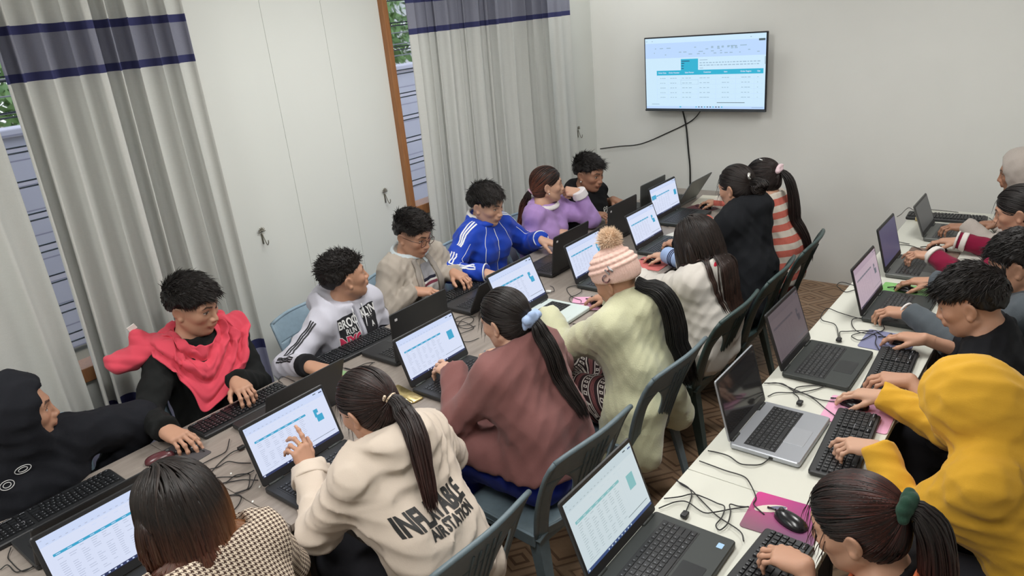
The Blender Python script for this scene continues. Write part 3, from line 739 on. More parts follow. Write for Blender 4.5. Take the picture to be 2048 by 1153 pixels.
    mouse(-.695, 3.865, 178, 'black mouse on the bright green pad')
    mouse(-.685, 4.565, 175, 'black mouse on the brown pad')
    mouse(-.52, 4.965, 175, 'black mouse in the blurred hand by the far wall')
pads()
CABLES = {
'c_gray_power':[(-0.741,2.138),(-0.755,2.093),(-0.781,2.065),(-0.817,2.061),(-0.861,2.077),(-0.903,2.084),(-0.937,2.072)],
'c_pad1_mouse':[(-0.652,1.848),(-0.695,1.873),(-0.703,1.913),(-0.741,1.964),(-0.778,1.999),(-0.837,1.994),(-0.889,2.003),(-0.936,2.001)],
'c_loop1':[(-0.851,1.717),(-0.873,1.809),(-0.896,1.841),(-0.949,1.862)],
'c_loop2':[(-0.657,1.7),(-0.681,1.731),(-0.762,1.763),(-0.801,1.782),(-0.862,1.825),(-0.888,1.837),(-0.928,1.851),(-0.953,1.864)],
'c_loop3':[(-0.702,1.852),(-0.746,1.816),(-0.777,1.775),(-0.81,1.759),(-0.869,1.775),(-0.901,1.765),(-0.919,1.727),(-0.934,1.705)],
'c_loop4':[(-0.751,1.83),(-0.705,1.849)],
'c_loop5':[(-0.943,1.757),(-0.902,1.787),(-0.877,1.825),(-0.835,1.823),(-0.793,1.822),(-0.764,1.813),(-0.753,1.769),(-0.751,1.72),(-0.734,1.71),(-0.725,1.745),(-0.74,1.802),(-0.755,1.832),(-0.732,1.842),(-0.701,1.85)],
'c2_a':[(-0.655,2.613),(-0.723,2.605),(-0.785,2.616),(-0.828,2.624),(-0.879,2.652),(-0.919,2.646),(-0.946,2.623)],
'c2_b':[(-0.776,2.538),(-0.796,2.579),(-0.824,2.61),(-0.824,2.65),(-0.785,2.696),(-0.738,2.718),(-0.75,2.691),(-0.79,2.629),(-0.835,2.604),(-0.878,2.572),(-0.898,2.535)],
'c2_c':[(-0.637,2.508),(-0.687,2.551),(-0.755,2.602),(-0.833,2.637),(-0.899,2.649),(-0.936,2.634)],
'c3_a':[(-0.81,3.15),(-0.847,3.254),(-0.88,3.313),(-0.933,3.32),(-0.957,3.387),(-0.953,3.466),(-0.897,3.452),(-0.809,3.415),(-0.734,3.419)],
'c3_b':[(-0.638,3.248),(-0.682,3.296),(-0.706,3.305),(-0.773,3.229),(-0.755,3.188),(-0.727,3.192),(-0.697,3.268),(-0.672,3.343),(-0.698,3.393),(-0.782,3.428),(-0.817,3.389),(-0.799,3.321),(-0.753,3.26),(-0.69,3.272),(-0.668,3.183),(-0.641,3.13)],
'c3_c':[(-0.795,3.137),(-0.827,3.222),(-0.803,3.256),(-0.751,3.282),(-0.707,3.309)],
'c4_a':[(-0.888,3.804),(-0.942,3.84),(-0.996,3.846),(-1.008,3.809),(-0.984,3.759),(-0.943,3.728),(-0.909,3.764),(-0.881,3.787)],
'c5_a':[(-0.723,4.487),(-0.782,4.55),(-0.838,4.591),(-0.892,4.569)],
'c5_b':[(-0.834,4.606),(-0.866,4.624),(-0.902,4.626)],
'cfar':[(-1.023,5.155),(-1.01,5.209),(-1.011,5.344),(-0.997,5.379),(-0.962,5.346),(-0.922,5.39)],
'cfar2':[(-0.88,5.375),(-0.838,5.389),(-0.767,5.37),(-0.708,5.376)],
'cfar3':[(-0.53,5.312),(-0.507,5.252),(-0.477,5.143)],
'w1':[(-2.575,1.203),(-2.521,1.158),(-2.501,1.128),(-2.512,1.089),(-2.508,1.044)],
'w2':[(-2.471,1.191),(-2.477,1.158),(-2.474,1.12),(-2.444,1.067),(-2.427,1.031),(-2.397,0.997)],
'w3':[(-2.343,1.15),(-2.393,1.128),(-2.433,1.108),(-2.44,1.069),(-2.457,1.032)],
'w4':[(-2.296,1.132),(-2.292,1.108),(-2.316,1.075),(-2.356,1.04),(-2.392,1.018),(-2.415,1.015),(-2.407,1.028),(-2.39,1.03),(-2.366,1.008)],
'w5':[(-2.326,0.996),(-2.321,1.035),(-2.323,1.071),(-2.296,1.106),(-2.262,1.093),(-2.217,1.055),(-2.212,1.026),(-2.232,0.997),(-2.252,0.968)],
'w6':[(-2.226,1.103),(-2.271,1.072),(-2.307,1.044),(-2.327,1.013)],
'w7':[(-2.139,0.947),(-2.16,0.981),(-2.182,1.007),(-2.209,1.011),(-2.233,0.99),(-2.246,0.968)],
'w8':[(-2.265,1.121),(-2.231,1.089),(-2.211,1.059),(-2.215,1.028),(-2.23,1.012)],
'x1':[(-2.662,1.854),(-2.622,1.864),(-2.602,1.898),(-2.6,1.948),(-2.563,1.968)],
'x2':[(-2.658,1.863),(-2.595,1.867),(-2.566,1.906),(-2.568,1.959)],
'y1':[(-2.551,2.502),(-2.572,2.566),(-2.528,2.601),(-2.48,2.587),(-2.451,2.527),(-2.486,2.485),(-2.534,2.497)],
'y2':[(-2.55,2.514),(-2.5,2.527),(-2.405,2.502),(-2.403,2.432),(-2.429,2.395)],
'y3':[(-2.29,2.41),(-2.31,2.366),(-2.346,2.336)],
'y4':[(-2.494,2.618),(-2.523,2.553),(-2.494,2.481),(-2.423,2.468),(-2.411,2.522)],
'z1':[(-2.088,3.017),(-2.112,3.05),(-2.163,3.056),(-2.226,3.103),(-2.269,3.146),(-2.279,3.19),(-2.248,3.212),(-2.203,3.193),(-2.171,3.144),(-2.177,3.095),(-2.182,3.047),(-2.146,3.004),(-2.108,2.993),(-2.07,3.018),(-2.051,3.064)],
'z2':[(-2.343,3.056),(-2.32,3.074),(-2.325,3.104),(-2.358,3.137),(-2.391,3.155)],
'q1':[(-2.457,0.435),(-2.468,0.404),(-2.547,0.399),(-2.59,0.404),(-2.627,0.426)],
'q2':[(-2.542,0.365),(-2.54,0.387),(-2.486,0.39),(-2.462,0.41),(-2.46,0.433)],
'a2kb':[(-2.79,1.609),(-2.842,1.623),(-2.85,1.651),(-2.764,1.655)],
't1':[(-1.975,2.768),(-1.939,2.773),(-1.903,2.771)],
'wall_kb':[(-2.355,4.388),(-2.356,4.449),(-2.289,4.414)],
}
CLAB = {
'c_gray_power': 'black power lead plugged into the side of the silver laptop', 'c_pad1_mouse': 'black mouse lead running onto the magenta pad from the table joint',
'c_loop1': 'short black lead plugged into the far side of the laptop with the sticker', 'c_loop2': 'black lead crossing the white table to the corner of the sticker laptop', 'c_loop3': 'black lead waving along the white table edge to the magenta pad',
'c_loop5': 'black lead with a hanging loop beside the magenta pad', 'c2_a': 'black mouse lead from the yellow hoodie mouse', 'c2_b': 'black lead tied in a bow beyond the silver laptop', 'c2_c': 'black keyboard lead running over the pink pad',
'c3_a': 'black lead curling over the white table edge from the black laptop', 'c3_b': 'tangled black lead lying across the lilac pad', 'c3_c': 'short black lead joining the tangle by the lilac pad', 'c4_a': 'black lead looping off the white table behind the pinkish screen',
'c5_a': 'black mouse lead crossing the brown pad', 'c5_b': 'black lead behind the violet screen laptop', 'cfar': 'black keyboard lead bunched near the far wall', 'cfar2': 'black lead lying behind the lone keyboard', 'cfar3': 'black plug lead at the end of the lone keyboard',
'w1': 'black lead from the coral scarf keyboard over the wood table', 'w2': 'black lead from the laptop plug behind the brown bob', 'w3': 'straight black lead near the raised hand laptop', 'w4': 'black lead coiled near the brown bob', 'w5': 'thick black lead looping on the bare wood table', 'w6': 'thin black lead along the table joint', 'w7': 'black lead hooking towards the cream sleeve', 'w8': 'black lead curving beside the raised hand laptop base',
'x1': 'black lead over the sage green pad', 'x2': 'second black lead bent beside the sage green pad', 'y1': 'black lead coiled behind the spreadsheet laptop of the mauve cardigan', 'y2': 'black lead zigzagging behind the laptop of the mauve cardigan', 'y3': 'short black lead beside the laptop of the mauve cardigan', 'y4': 'black lead looped between the two lids in the table middle',
'z1': 'black mouse lead twisting over the pink pad with drawings', 'z2': 'short bent black lead on the wood beside the silver laptop', 'q1': 'black lead beside the lid near the maroon tag keyboard', 'q2': 'black lead curled in the near corner of the wood table', 'a2kb': 'black lead looped at the table edge beside the coral scarf keyboard', 't1': 'thin lead dropping over the wood table edge', 'wall_kb': 'black lead between the far wood table laptops'}
def cables():
    cab = plain('lead_black', (.014, .014, .015), .45); i = 0
    for k, pts in CABLES.items():
        if k not in CLAB: continue
        i += 1; r = .0021 if k[0] in 'wc' else .0018
        P = [(x, y, TT+.005+.004*((i+j) % 2)+(.003 if 'c_l' in k or 'c3' in k else 0)) for j, (x, y) in enumerate(pts)]
        b = MB(); b.tube(smooth_path(P, 5), r, 6)
        if k == 'c_gray_power': b.box((P[0][0]+.004, P[0][1]+.008, TT+.012), (.018, .03, .013), .003)
        if k in ('c_loop1', 'c2_b', 'c3_a', 'w2'): b.box((P[0][0], P[0][1], TT+.011), (.02, .028, .012), .003)
        tag(b.build('cable', cab, None, True), CLAB[k], 'cable', 'black leads on the tables')
cables()
def smalls():
    brass = Mat('gold_foil', (.60, .46, .18), .28, .7); n = brass.noise(60, 3); brass.color(brass.mix(n, (.35, .25, .08), (.80, .66, .34)))
    o = empty('pencil_case', (-2.215, 1.80, TT), R(-8), 'flat golden pencil case lying beside the cream hood and the laptop', 'pencil case')
    b = MB(); b.rslab((0, -.035, .006), (.20, .05, .012), .012, .004); b.build('case', brass, o, True)
    b = MB(); b.rslab((0, .03, .005), (.19, .06, .010), .012, .004); b.build('lid', brass, o, True)
    b = MB(); b.tube([(-.095, -.003, .010), (.095, -.003, .010)], .003, 8); b.build('clasp', plain('clasp_gold', (.9, .75, .4), .2, 1), o, True)
    o = empty('pen_pouch', (-2.07, 2.30, TT), R(25), 'blue pouch of pens beside the laptop of the mauve cardigan', 'pouch')
    b = MB(); b.rslab((0, 0, .009), (.07, .15, .018), .012, .006); b.build('pouch', plain('pouch_blue', (.22, .42, .68), .5), o, True)
    for k in range(4):
        b = MB(); b.tube([(-.045-.012*k, -.07, .006), (-.05-.012*k, .06, .006)], .004, 7); b.build('pen', plain('pen%d' % k, [(.5, .36, .1), (.15, .15, .15), (.6, .5, .25), (.2, .25, .3)][k], .4), o, True)
    b = MB(); b.box((0, 0, .0008), (.21, .297, .0016)); p = b.build('paper_sheet', plain('paper', (.80, .76, .64), .7)); p.location = (-2.32, 5.16, TT+.0005); p.rotation_euler = (0, 0, R(8)); tag(p, 'cream paper sheet under the hand by the television wall', 'paper')
    b = MB(); b.box((0, 0, .0008), (.15, .21, .0016)); p = b.build('paper_sheet', plain('paper2', (.70, .70, .66), .7)); p.location = (-2.14, 4.33, TT+.0005); p.rotation_euler = (0, 0, R(-12)); tag(p, 'white paper scrap between the far wood table laptops', 'paper')
    o = empty('cable_clip', (-2.34, 3.07, TT), R(20), 'small clear cable clip beside the silver laptop lid', 'clip')
    b = MB(); b.box((0, 0, .008), (.03, .018, .016), .004); b.build('clip', plain('clip_clear', (.75, .75, .72), .25), o, True)
    b = MB(); b.rslab((0, 0, .015), (.045, .03, .03), .005, .004); a = b.build('adapter', plain('adapter_tan', (.45, .36, .18), .5), None, True); a.location = (-.885, 5.12, TT); tag(a, 'small tan plug adapter behind the far grey laptop', 'adapter')
    r = random.Random(5); pm = plain('paper_bit', (.85, .84, .8), .7)
    for k, (x, y) in enumerate(((-2.232, 1.153), (-2.19, 1.085), (-2.135, 1.02), (-1.99, 1.10), (-2.06, 1.175), (-2.36, 1.075))):
        b = MB(); b.box((0, 0, .0015), (.010, .006, .003), .001); p = b.build('paper_bit', pm); p.location = (x, y, TT); p.rotation_euler = (0, 0, r.uniform(0, 3)); tag(p, 'tiny white paper bit on the bare wood by the leads', 'paper bit', 'paper bits on the wood table')
smalls()
# ------------------------------------------------------------------ implicit surfaces for bodies, clothes and hair
def nrm(v): v = np.asarray(v, float); return v/np.linalg.norm(v)
class SDF:
    def __init__(s): s.p = []; s.w = None
    def cone(s, a, b, ra, rb, k=.02, op=1): s.p.append(('c', np.array(a, float), np.array(b, float), ra, rb, k, op)); return s
    def ball(s, a, r, k=.02, op=1): return s.cone(a, np.array(a)+1e-5, r, r, k, op)
    def ell(s, c, r, k=.02, op=1, M=None): s.p.append(('e', np.array(c, float), np.array(r, float), np.eye(3) if M is None else np.asarray(M), 0, k, op)); return s
    def half(s, c, n, k=.004, op=-1): s.p.append(('h', np.array(c, float), nrm(n), 0, 0, k, op)); return s   # removes the side n points to
    def sub(s, o, k=.02, op=1): s.p.append(('s', o, None, 0, 0, k, op)); return s
    def chain(s, pts, rs, k=.02):
        for i in range(len(pts)-1): s.cone(pts[i], pts[i+1], rs[i], rs[i+1], k)
        return s
    def ev(s, P):
        P = np.asarray(P, np.float32); d = np.full(len(P), 9., np.float32)
        lo, hi = P.min(0), P.max(0)
        for t, a, b, ra, rb, k, op in s.p:
            if t == 'c':
                mn = np.minimum(a, b)-max(ra, rb); mx = np.maximum(a, b)+max(ra, rb)
                gap = np.linalg.norm(np.maximum(0, np.maximum(lo-mx, mn-hi)))
                if gap > .12: 
                    continue
                ba = b-a; L = ba@ba
                pa = P-a.astype(np.float32); h = np.clip((pa@ba.astype(np.float32))/L, 0, 1)
                q = np.sqrt(((pa-h[:, None]*ba.astype(np.float32))**2).sum(1))-(ra+(rb-ra)*h)
            elif t == 'e':
                mx = b.max(); gap = np.linalg.norm(np.maximum(0, np.maximum(lo-(a+mx), (a-mx)-hi)))
                if gap > .12: continue
                x = (P-a.astype(np.float32))@ra.astype(np.float32); k0 = np.sqrt(((x/b)**2).sum(1))+1e-6; k1 = np.sqrt(((x/(b*b))**2).sum(1))+1e-6
                q = k0*(k0-1)/k1
            elif t == 's':
                bl, bh = a.bounds(0); gap = np.linalg.norm(np.maximum(0, np.maximum(lo-bh, bl-hi)))
                if gap > .12: continue
                q = a.ev(P)
            elif t == 'h': q = -((P-a)@b).astype(np.float32)
            if op == 1:
                h = np.maximum(k-np.abs(d-q), 0)/k; d = np.minimum(d, q)-h*h*k*.25
            elif op == -1:
                q = -q; h = np.maximum(k-np.abs(d-q), 0)/k; d = np.maximum(d, q)+h*h*k*.25
        if s.w is not None: d = d+s.w(P)
        return d
    def grad(s, P, e=.002):
        g = np.stack([s.ev(P+np.eye(3)[i]*e)-s.ev(P-np.eye(3)[i]*e) for i in range(3)], 1)
        return g/(np.linalg.norm(g, axis=1, keepdims=True)+1e-9)
    def bounds(s, pad=.03):
        L = []; H = []
        for t, a, b, ra, rb, k, op in s.p:
            if op != 1: continue
            if t == 'c': L += [a-ra, b-rb]; H += [a+ra, b+rb]
            elif t == 's': l, h = a.bounds(0); L.append(l); H.append(h)
            elif t == 'e': m = b.max(); L.append(a-m); H.append(a+m)
        return np.min(L, 0)-pad, np.max(H, 0)+pad
_C = np.array([(i, j, k) for i in (0, 1) for j in (0, 1) for k in (0, 1)])
_E = [(a, b) for a in range(8) for b in range(a+1, 8) if abs(_C[a]-_C[b]).sum() == 1]
def surface(sdf, res, lo=None, hi=None, keep=None):
    if lo is None: lo, hi = sdf.bounds()
    lo = np.asarray(lo, float); hi = np.asarray(hi, float); S = 6
    nb = np.ceil((hi-lo)/(res*S)).astype(int)+1; n = nb*S+1
    bc = np.stack(np.meshgrid(*[np.arange(k) for k in nb], indexing='ij'), -1).reshape(-1, 3)
    cen = lo+(bc+.5)*S*res; R_ = S*res*.87
    dc = np.empty(len(cen), np.float32)
    # evaluate the coarse level with one call (no culling problems: bounds are the whole box)
    dc[:] = sdf.ev(cen)
    act = np.abs(dc) < R_*1.5+.012
    if keep is not None: act &= keep(cen, R_)
    D = np.repeat(np.repeat(np.repeat(np.sign(dc).reshape(nb)*.5, S, 0), S, 1), S, 2)
    D = np.pad(D, ((0, 1),)*3, mode='edge').astype(np.float32)
    ids = bc[act]
    if not len(ids): return np.zeros((0, 3)), np.zeros((0, 4), int)
    loc = np.stack(np.meshgrid(*[np.arange(S+1)]*3, indexing='ij'), -1).reshape(-1, 3)
    CH = 60
    order = np.lexsort((ids[:, 2]//4, ids[:, 1]//4, ids[:, 0]//4)); ids = ids[order]
    for c in range(0, len(ids), CH):
        g = (ids[c:c+CH, None, :]*S+loc[None]).reshape(-1, 3)
        D[g[:, 0], g[:, 1], g[:, 2]] = sdf.ev(lo+g*res)
    I = D < 0
    cnt = np.zeros(n-1, np.int8)
    for a in _C: cnt += I[a[0]:n[0]-1+a[0], a[1]:n[1]-1+a[1], a[2]:n[2]-1+a[2]]
    ac = (cnt > 0) & (cnt < 8)
    am = np.zeros(nb, bool); am[ids[:, 0], ids[:, 1], ids[:, 2]] = True
    ac &= np.repeat(np.repeat(np.repeat(am, S, 0), S, 1), S, 2)
    idx = np.argwhere(ac); num = np.full(n-1, -1, np.int64); num[ac] = np.arange(len(idx))
    cv = np.stack([D[idx[:, 0]+a[0], idx[:, 1]+a[1], idx[:, 2]+a[2]] for a in _C], 1)
    acc = np.zeros((len(idx), 3)); w = np.zeros(len(idx))
    for a, b in _E:
        x, y = cv[:, a], cv[:, b]; m = (x < 0) != (y < 0); t = np.where(m, x/(x-y+1e-12), 0)
        acc += np.where(m[:, None], _C[a]+(_C[b]-_C[a])*t[:, None], 0); w += m
    V = lo+(idx+acc/np.maximum(w, 1)[:, None])*res
    Q = []
    for ax in range(3):
        o = np.eye(3, dtype=int)[ax]; u, v = np.eye(3, dtype=int)[(ax+1) % 3], np.eye(3, dtype=int)[(ax+2) % 3]
        sl = tuple(slice(1, n[i]-1) if i != ax else slice(0, n[i]-1) for i in range(3))
        A = I[sl]; B = I[tuple(slice(1, n[i]-1) if i != ax else slice(1, n[i]) for i in range(3))]
        e = np.argwhere(A != B)
        flip = A[e[:, 0], e[:, 1], e[:, 2]]
        p = e+np.array([0 if i == ax else 1 for i in range(3)])
        c4 = [p-u-v, p-v, p, p-u]
        q = np.stack([num[c[:, 0], c[:, 1], c[:, 2]] for c in c4], 1)
        ok = (q >= 0).all(1); q = q[ok]; flip = flip[ok]
        q[~flip] = q[~flip][:, ::-1]; Q.append(q)
    return V, np.concatenate(Q)
def keep_faces(V, F, m):
    f = F[m[F].all(1)]; u, inv = np.unique(f, return_inverse=True)
    return V[u], inv.reshape(f.shape)
def join_meshes(L):
    V = []; F = []; o = 0
    for v, f in L: V.append(v); F.append(f+o); o += len(v)
    return np.concatenate(V), np.concatenate(F)
def rotz(a): c, s = math.cos(a), math.sin(a); return np.array([[c, -s, 0], [s, c, 0], [0, 0, 1.]])
def roty(a): c, s = math.cos(a), math.sin(a); return np.array([[c, 0, s], [0, 1, 0], [-s, 0, c]])
def rotx(a): c, s = math.cos(a), math.sin(a); return np.array([[1, 0, 0], [0, c, -s], [0, s, c]])
def wrinkles(seed, amp, sc=1.0):
    r = np.random.default_rng(seed); K = r.standard_normal((7, 3)); K /= np.linalg.norm(K, axis=1)[:, None]; K *= r.uniform(28, 75, 7)[:, None]*sc
    K = K.astype(np.float32); ph = r.uniform(0, 6, 7).astype(np.float32)
    def f(P):
        wp = np.sin(P@K[0]*.35+ph[0])*1.3
        a = sum((1-np.abs(np.sin(P@K[i]+ph[i]+wp))) for i in range(1, 5))/4
        return (.5-a)*amp*1.6 + np.sin(P@K[5]*.4+ph[5])*amp*.5
    return f

# ---- head, in its own frame: x forward, y to the person's left, z up, origin midway between the eyes' level
def head_sdf(S, T, sc=1.0, female=False, ears=True):
    """T maps head-local to world (R, c)"""
    Rm, c = T
    def W(p): return c+Rm@(np.array(p, float)*sc)
    def E(p, r, k, op=1, M=None): S.ell(W(p), np.array(r)*sc, k*sc, op, Rm if M is None else Rm@M)
    def Cn(a, b, ra, rb, k, op=1): S.cone(W(a), W(b), ra*sc, rb*sc, k*sc, op)
    E((-.012, 0, .026), (.096, .076, .087), .02)
    E((.026, 0, -.025), (.060, .064, .085), .035)
    E((.030, 0, -.070), (.046, .050 if not female else .046, .036), .03)
    for s in (-1, 1):
        Cn((-.005, s*.055, -.052), (.055, s*.022, -.095), .018, .014, .02)
        E((.056, s*.042, -.022), (.022, .022, .020), .02)
    Cn((.066, 0, -.096), (.069, 0, -.094), .0165, .015, .02)
    for s in (-1, 1): Cn((.081, s*.012, .022), (.067, s*.045, .020), .009, .008, .018)
    for s in (-1, 1): E((.092, s*.032, .000), (.013, .018, .012), .016, -1)
    for s in (-1, 1): E((.0685, s*.0315, -.001), (.0145, .017, .0125), .006)
    Cn((.086, 0, .006), (.103, 0, -.034), .0065, .0095, .012)
    for s in (-1, 1): E((.093, s*.0125, -.037), (.011, .0085, .008), .008)
    E((.085, 0, -.056), (.013, .026, .014), .014)
    E((.0905, 0, -.0605), (.0085, .022, .0055), .005)
    E((.089, 0, -.0705), (.0085, .019, .0062), .005)
    Cn((.100, -.021, -.0655), (.100, .021, -.0655), .0022, .0022, .004, -1)
    E((.093, 0, -.081), (.010, .02, .005), .010, -1)
    if ears:
        for s in (-1, 1):
            M = rotx(s*R(-14))@rotz(s*R(-22))@roty(R(-12))
            E((-.012, s*.080, -.010), (.021, .0075, .032), .008, 1, M)
            E((-.006, s*.088, -.006), (.012, .006, .019), .006, -1, M)
            E((-.004, s*.077, -.036), (.010, .007, .010), .006, 1, M)
def head_color(P, T, sc, skin, hairc, fade=False, brow=1.0, lip=None, lashes=False):
    Rm, c = T; q = ((P-c)@Rm)/sc; x, y, z = q.T; col = np.tile(np.array(skin, float), (len(P), 1)); ay = np.abs(y)
    lp = np.array(lip if lip is not None else (skin[0]*.80, skin[1]*.50, skin[2]*.52))
    m = np.clip(1-np.abs((z+.0655)/(.0115*(1-(y/.026)**2).clip(.05, 1)))**3, 0, 1)*(x > .078)*(ay < .026); col += (lp-col)*m[:, None]*.75
    ck = np.exp(-(((ay-.042)/.022)**2+((z+.03)/.022)**2))*(x > .03); col += (np.array((skin[0]*1.04, skin[1]*.80, skin[2]*.78))-col)*ck[:, None]*.35
    zb = .0215+.0055*np.clip((ay-.012)/.022, 0, 1)-.008*np.clip((ay-.036)/.018, 0, 1); b = (np.abs(z-zb) < .0042*np.clip((.056-ay)/.02, .3, 1))*(ay > .011)*(ay < .053)*(x > .04)
    col[b] += (np.array(hairc)*1.4-col[b])*(.85*brow)
    u = (ay-.0315)/.0155; op = (np.abs(u) < 1)*(x > .045)
    eye = op*(z < .0015+.0030*(1-u*u))*(z > .0000-.0040*(1-u*u))
    iris = eye*(np.abs(ay-.031) < .0062); lash = op*(np.abs(z-(.0025+.0030*(1-u*u))) < .0022)
    col[eye.astype(bool)] = (.46, .42, .39); col[iris.astype(bool)] = (.02, .012, .01); col[lash.astype(bool)] = (.03, .02, .018) if lashes else np.array(skin)*.25
    if fade:
        sh = 1/(1+np.exp(-((z-(.012+.42*(x-.03)))/.010))); sh = sh*(x < .058)*(ay > .03)+sh*(x < 0)*(ay <= .03)
        sh = np.clip(sh, 0, 1)*(1-np.exp(-((x+.012)**2+(z+.01)**2)/.0009)*(ay > .07)); col += (np.array(hairc)*1.6-col)*(sh*.82)[:, None]
    return col
# ---- hands: local x towards the fingers, y to the thumb, z up from the back of the hand
POSES = {  # per finger (index..little): three bends in degrees; then thumb (out, down)
 'type': ([(22, 38, 22), (20, 40, 22), (22, 42, 24), (24, 44, 26)], (38, 12), .12),
 'type2': ([(10, 30, 16), (30, 44, 26), (34, 46, 26), (30, 40, 22)], (40, 14), .14),
 'mouse': ([(14, 22, 14), (16, 24, 16), (22, 34, 22), (24, 38, 24)], (34, 24), .10),
 'up': ([(6, 12, 8), (30, 42, 22), (44, 62, 30), (40, 52, 30)], (30, 6), .12),
 'fist': ([(62, 78, 40), (64, 82, 40), (66, 82, 40), (68, 80, 40)], (28, 40), .02),
 'lift': ([(-4, 22, 12), (12, 34, 20), (24, 42, 24), (26, 44, 24)], (42, 10), .16),
 'reach': ([(30, 30, 18), (34, 36, 20), (38, 40, 24), (40, 42, 26)], (30, 26), .06)}
def hand_sdf(S, W, M, side, pose, sc=1.0):
    """M columns: forward, left, up; side +1 when the thumb lies on +left"""
    fing, (tho, thd), spr = POSES[pose]
    L = lambda p: W+M@(np.array((p[0], p[1]*side, p[2]))*sc)
    nails = []
    K = [(.088, .030, .002), (.092, .010, .005), (.087, -.010, .003), (.079, -.028, -.002)]
    for i, kp in enumerate(K): S.cone(L((.008, kp[1]*.55, -.002)), L(kp), .0165*sc, .0125*sc, .014*sc)
    S.cone(L((.02, .02, -.008)), L((.05, .028, -.012)), .017*sc, .013*sc, .014*sc)
    S.cone(L((.02, -.020, -.008)), L((.055, -.024, -.010)), .016*sc, .012*sc, .014*sc)
    LN = [(.044, .026, .021), (.048, .030, .022), (.044, .028, .021), (.035, .021, .019)]; RD = [.0092, .0094, .0088, .0078]
    for i, kp in enumerate(K):
        p = np.array(kp); a = 0; yw = spr*(1.1, .25, -.5, -1.25)[i]
        for j in range(3):
            a += R(fing[i][j]); d = np.array((math.cos(a)*math.cos(yw), math.cos(a)*math.sin(yw), -math.sin(a)))
            q = p+d*LN[i][j]; r0 = RD[i]*(1-.1*j); S.cone(L(p), L(q), r0*sc, r0*.88*sc, .0045*sc)
            S.ball(L(p+np.array((0, 0, .001))), r0*1.04*sc, .006*sc)
            if j == 2: n = np.array((math.sin(a)*math.cos(yw), math.sin(a)*math.sin(yw), math.cos(a))); nails.append(L(q+n*.0055-d*.002))
            p = q
    p = np.array((.022, .026, -.010)); to, td = R(tho), R(thd)
    for j, (l, r) in enumerate(((.042, .0125), (.032, .0105), (.026, .0092))):
        b = to*(1-.35*j); d = np.array((math.cos(b)*math.cos(td*(.6+.3*j)), math.sin(b), -math.sin(td*(.6+.3*j)))); d /= np.linalg.norm(d)
        q = p+d*l; S.cone(L(p), L(q), r*sc, r*.86*sc, .008*sc)
        if j == 2: nails.append(L(q+np.array((-.003, .001, .0075))))
        p = q
    return nails
def ik(a, b, l1, l2, hint):
    d = b-a; L = np.linalg.norm(d)
    if L > (l1+l2)*.985: l1 *= L/((l1+l2)*.985); l2 *= L/((l1+l2)*.985) if False else 1; s = L/((l1+l2)); l1, l2 = l1*max(1, s*1.01), l2*max(1, s*1.01)
    u = d/L; x = (l1*l1-l2*l2+L*L)/(2*L); h = math.sqrt(max(l1*l1-x*x, 1e-6))
    n = np.array(hint, float); n -= u*(n@u); n /= np.linalg.norm(n)
    return a+u*x+n*h
# ---- hair made of many tapered locks
def locks(paths, r0, taper=.25, n=4, flat=1.0):
    """paths (N,m,3) -> tube mesh"""
    N, m, _ = paths.shape; t = np.gradient(paths, axis=1); t /= np.linalg.norm(t, axis=2, keepdims=True)+1e-9
    up = np.tile(np.array((.31, .22, .92)), (N, m, 1)); a = np.cross(t, up); a /= np.linalg.norm(a, axis=2, keepdims=True)+1e-9; b = np.cross(t, a)
    s = np.linspace(0, 1, m); pr = np.minimum(1, (1-s)/taper)**.7*np.minimum(1, .45+s*6); pr[-1] = .04
    rr = (r0 if np.ndim(r0) else np.full(N, r0))[:, None]*pr[None]
    V = np.stack([paths+(a*math.cos(w)+b*math.sin(w)*flat)*rr[..., None] for w in np.arange(n)*2*math.pi/n], 2).reshape(-1, 3)
    base = (np.arange(N)[:, None, None]*m+np.arange(m-1)[None, :, None])*n; k = np.arange(n)[None, None]
    q = np.stack([base+k, base+(k+1) % n, base+n+(k+1) % n, base+n+k], -1).reshape(-1, 4)
    return V, q
def grow(roots, d0, steps, step, grav, col=None, off=.004, aim=None, jit=.0, seed=0, damp=.75, stiff=None):
    r = np.random.default_rng(seed); p = roots.copy(); d = d0.copy(); out = [p.copy()]
    for i in range(steps):
        g = np.array((0, 0, -1.))*grav
        if aim is not None:
            tgt, w = aim(p, i); d = d*damp+g+tgt*w
        else: d = d*damp+g
        if jit: d = d+r.standard_normal(p.shape)*jit
        d /= np.linalg.norm(d, axis=1, keepdims=True)+1e-9
        p = p+d*(step if np.ndim(step) == 0 else step[:, None])
        if col is not None:
            s = col.ev(p); m = s < off
            if m.any():
                gd = col.grad(p[m]); p[m] += gd*(off-s[m])[:, None]; dd = d[m]; dn = (dd*gd).sum(1, keepdims=True); d[m] = dd-gd*np.minimum(dn, 0)
        out.append(p.copy())
    return np.stack(out, 1)
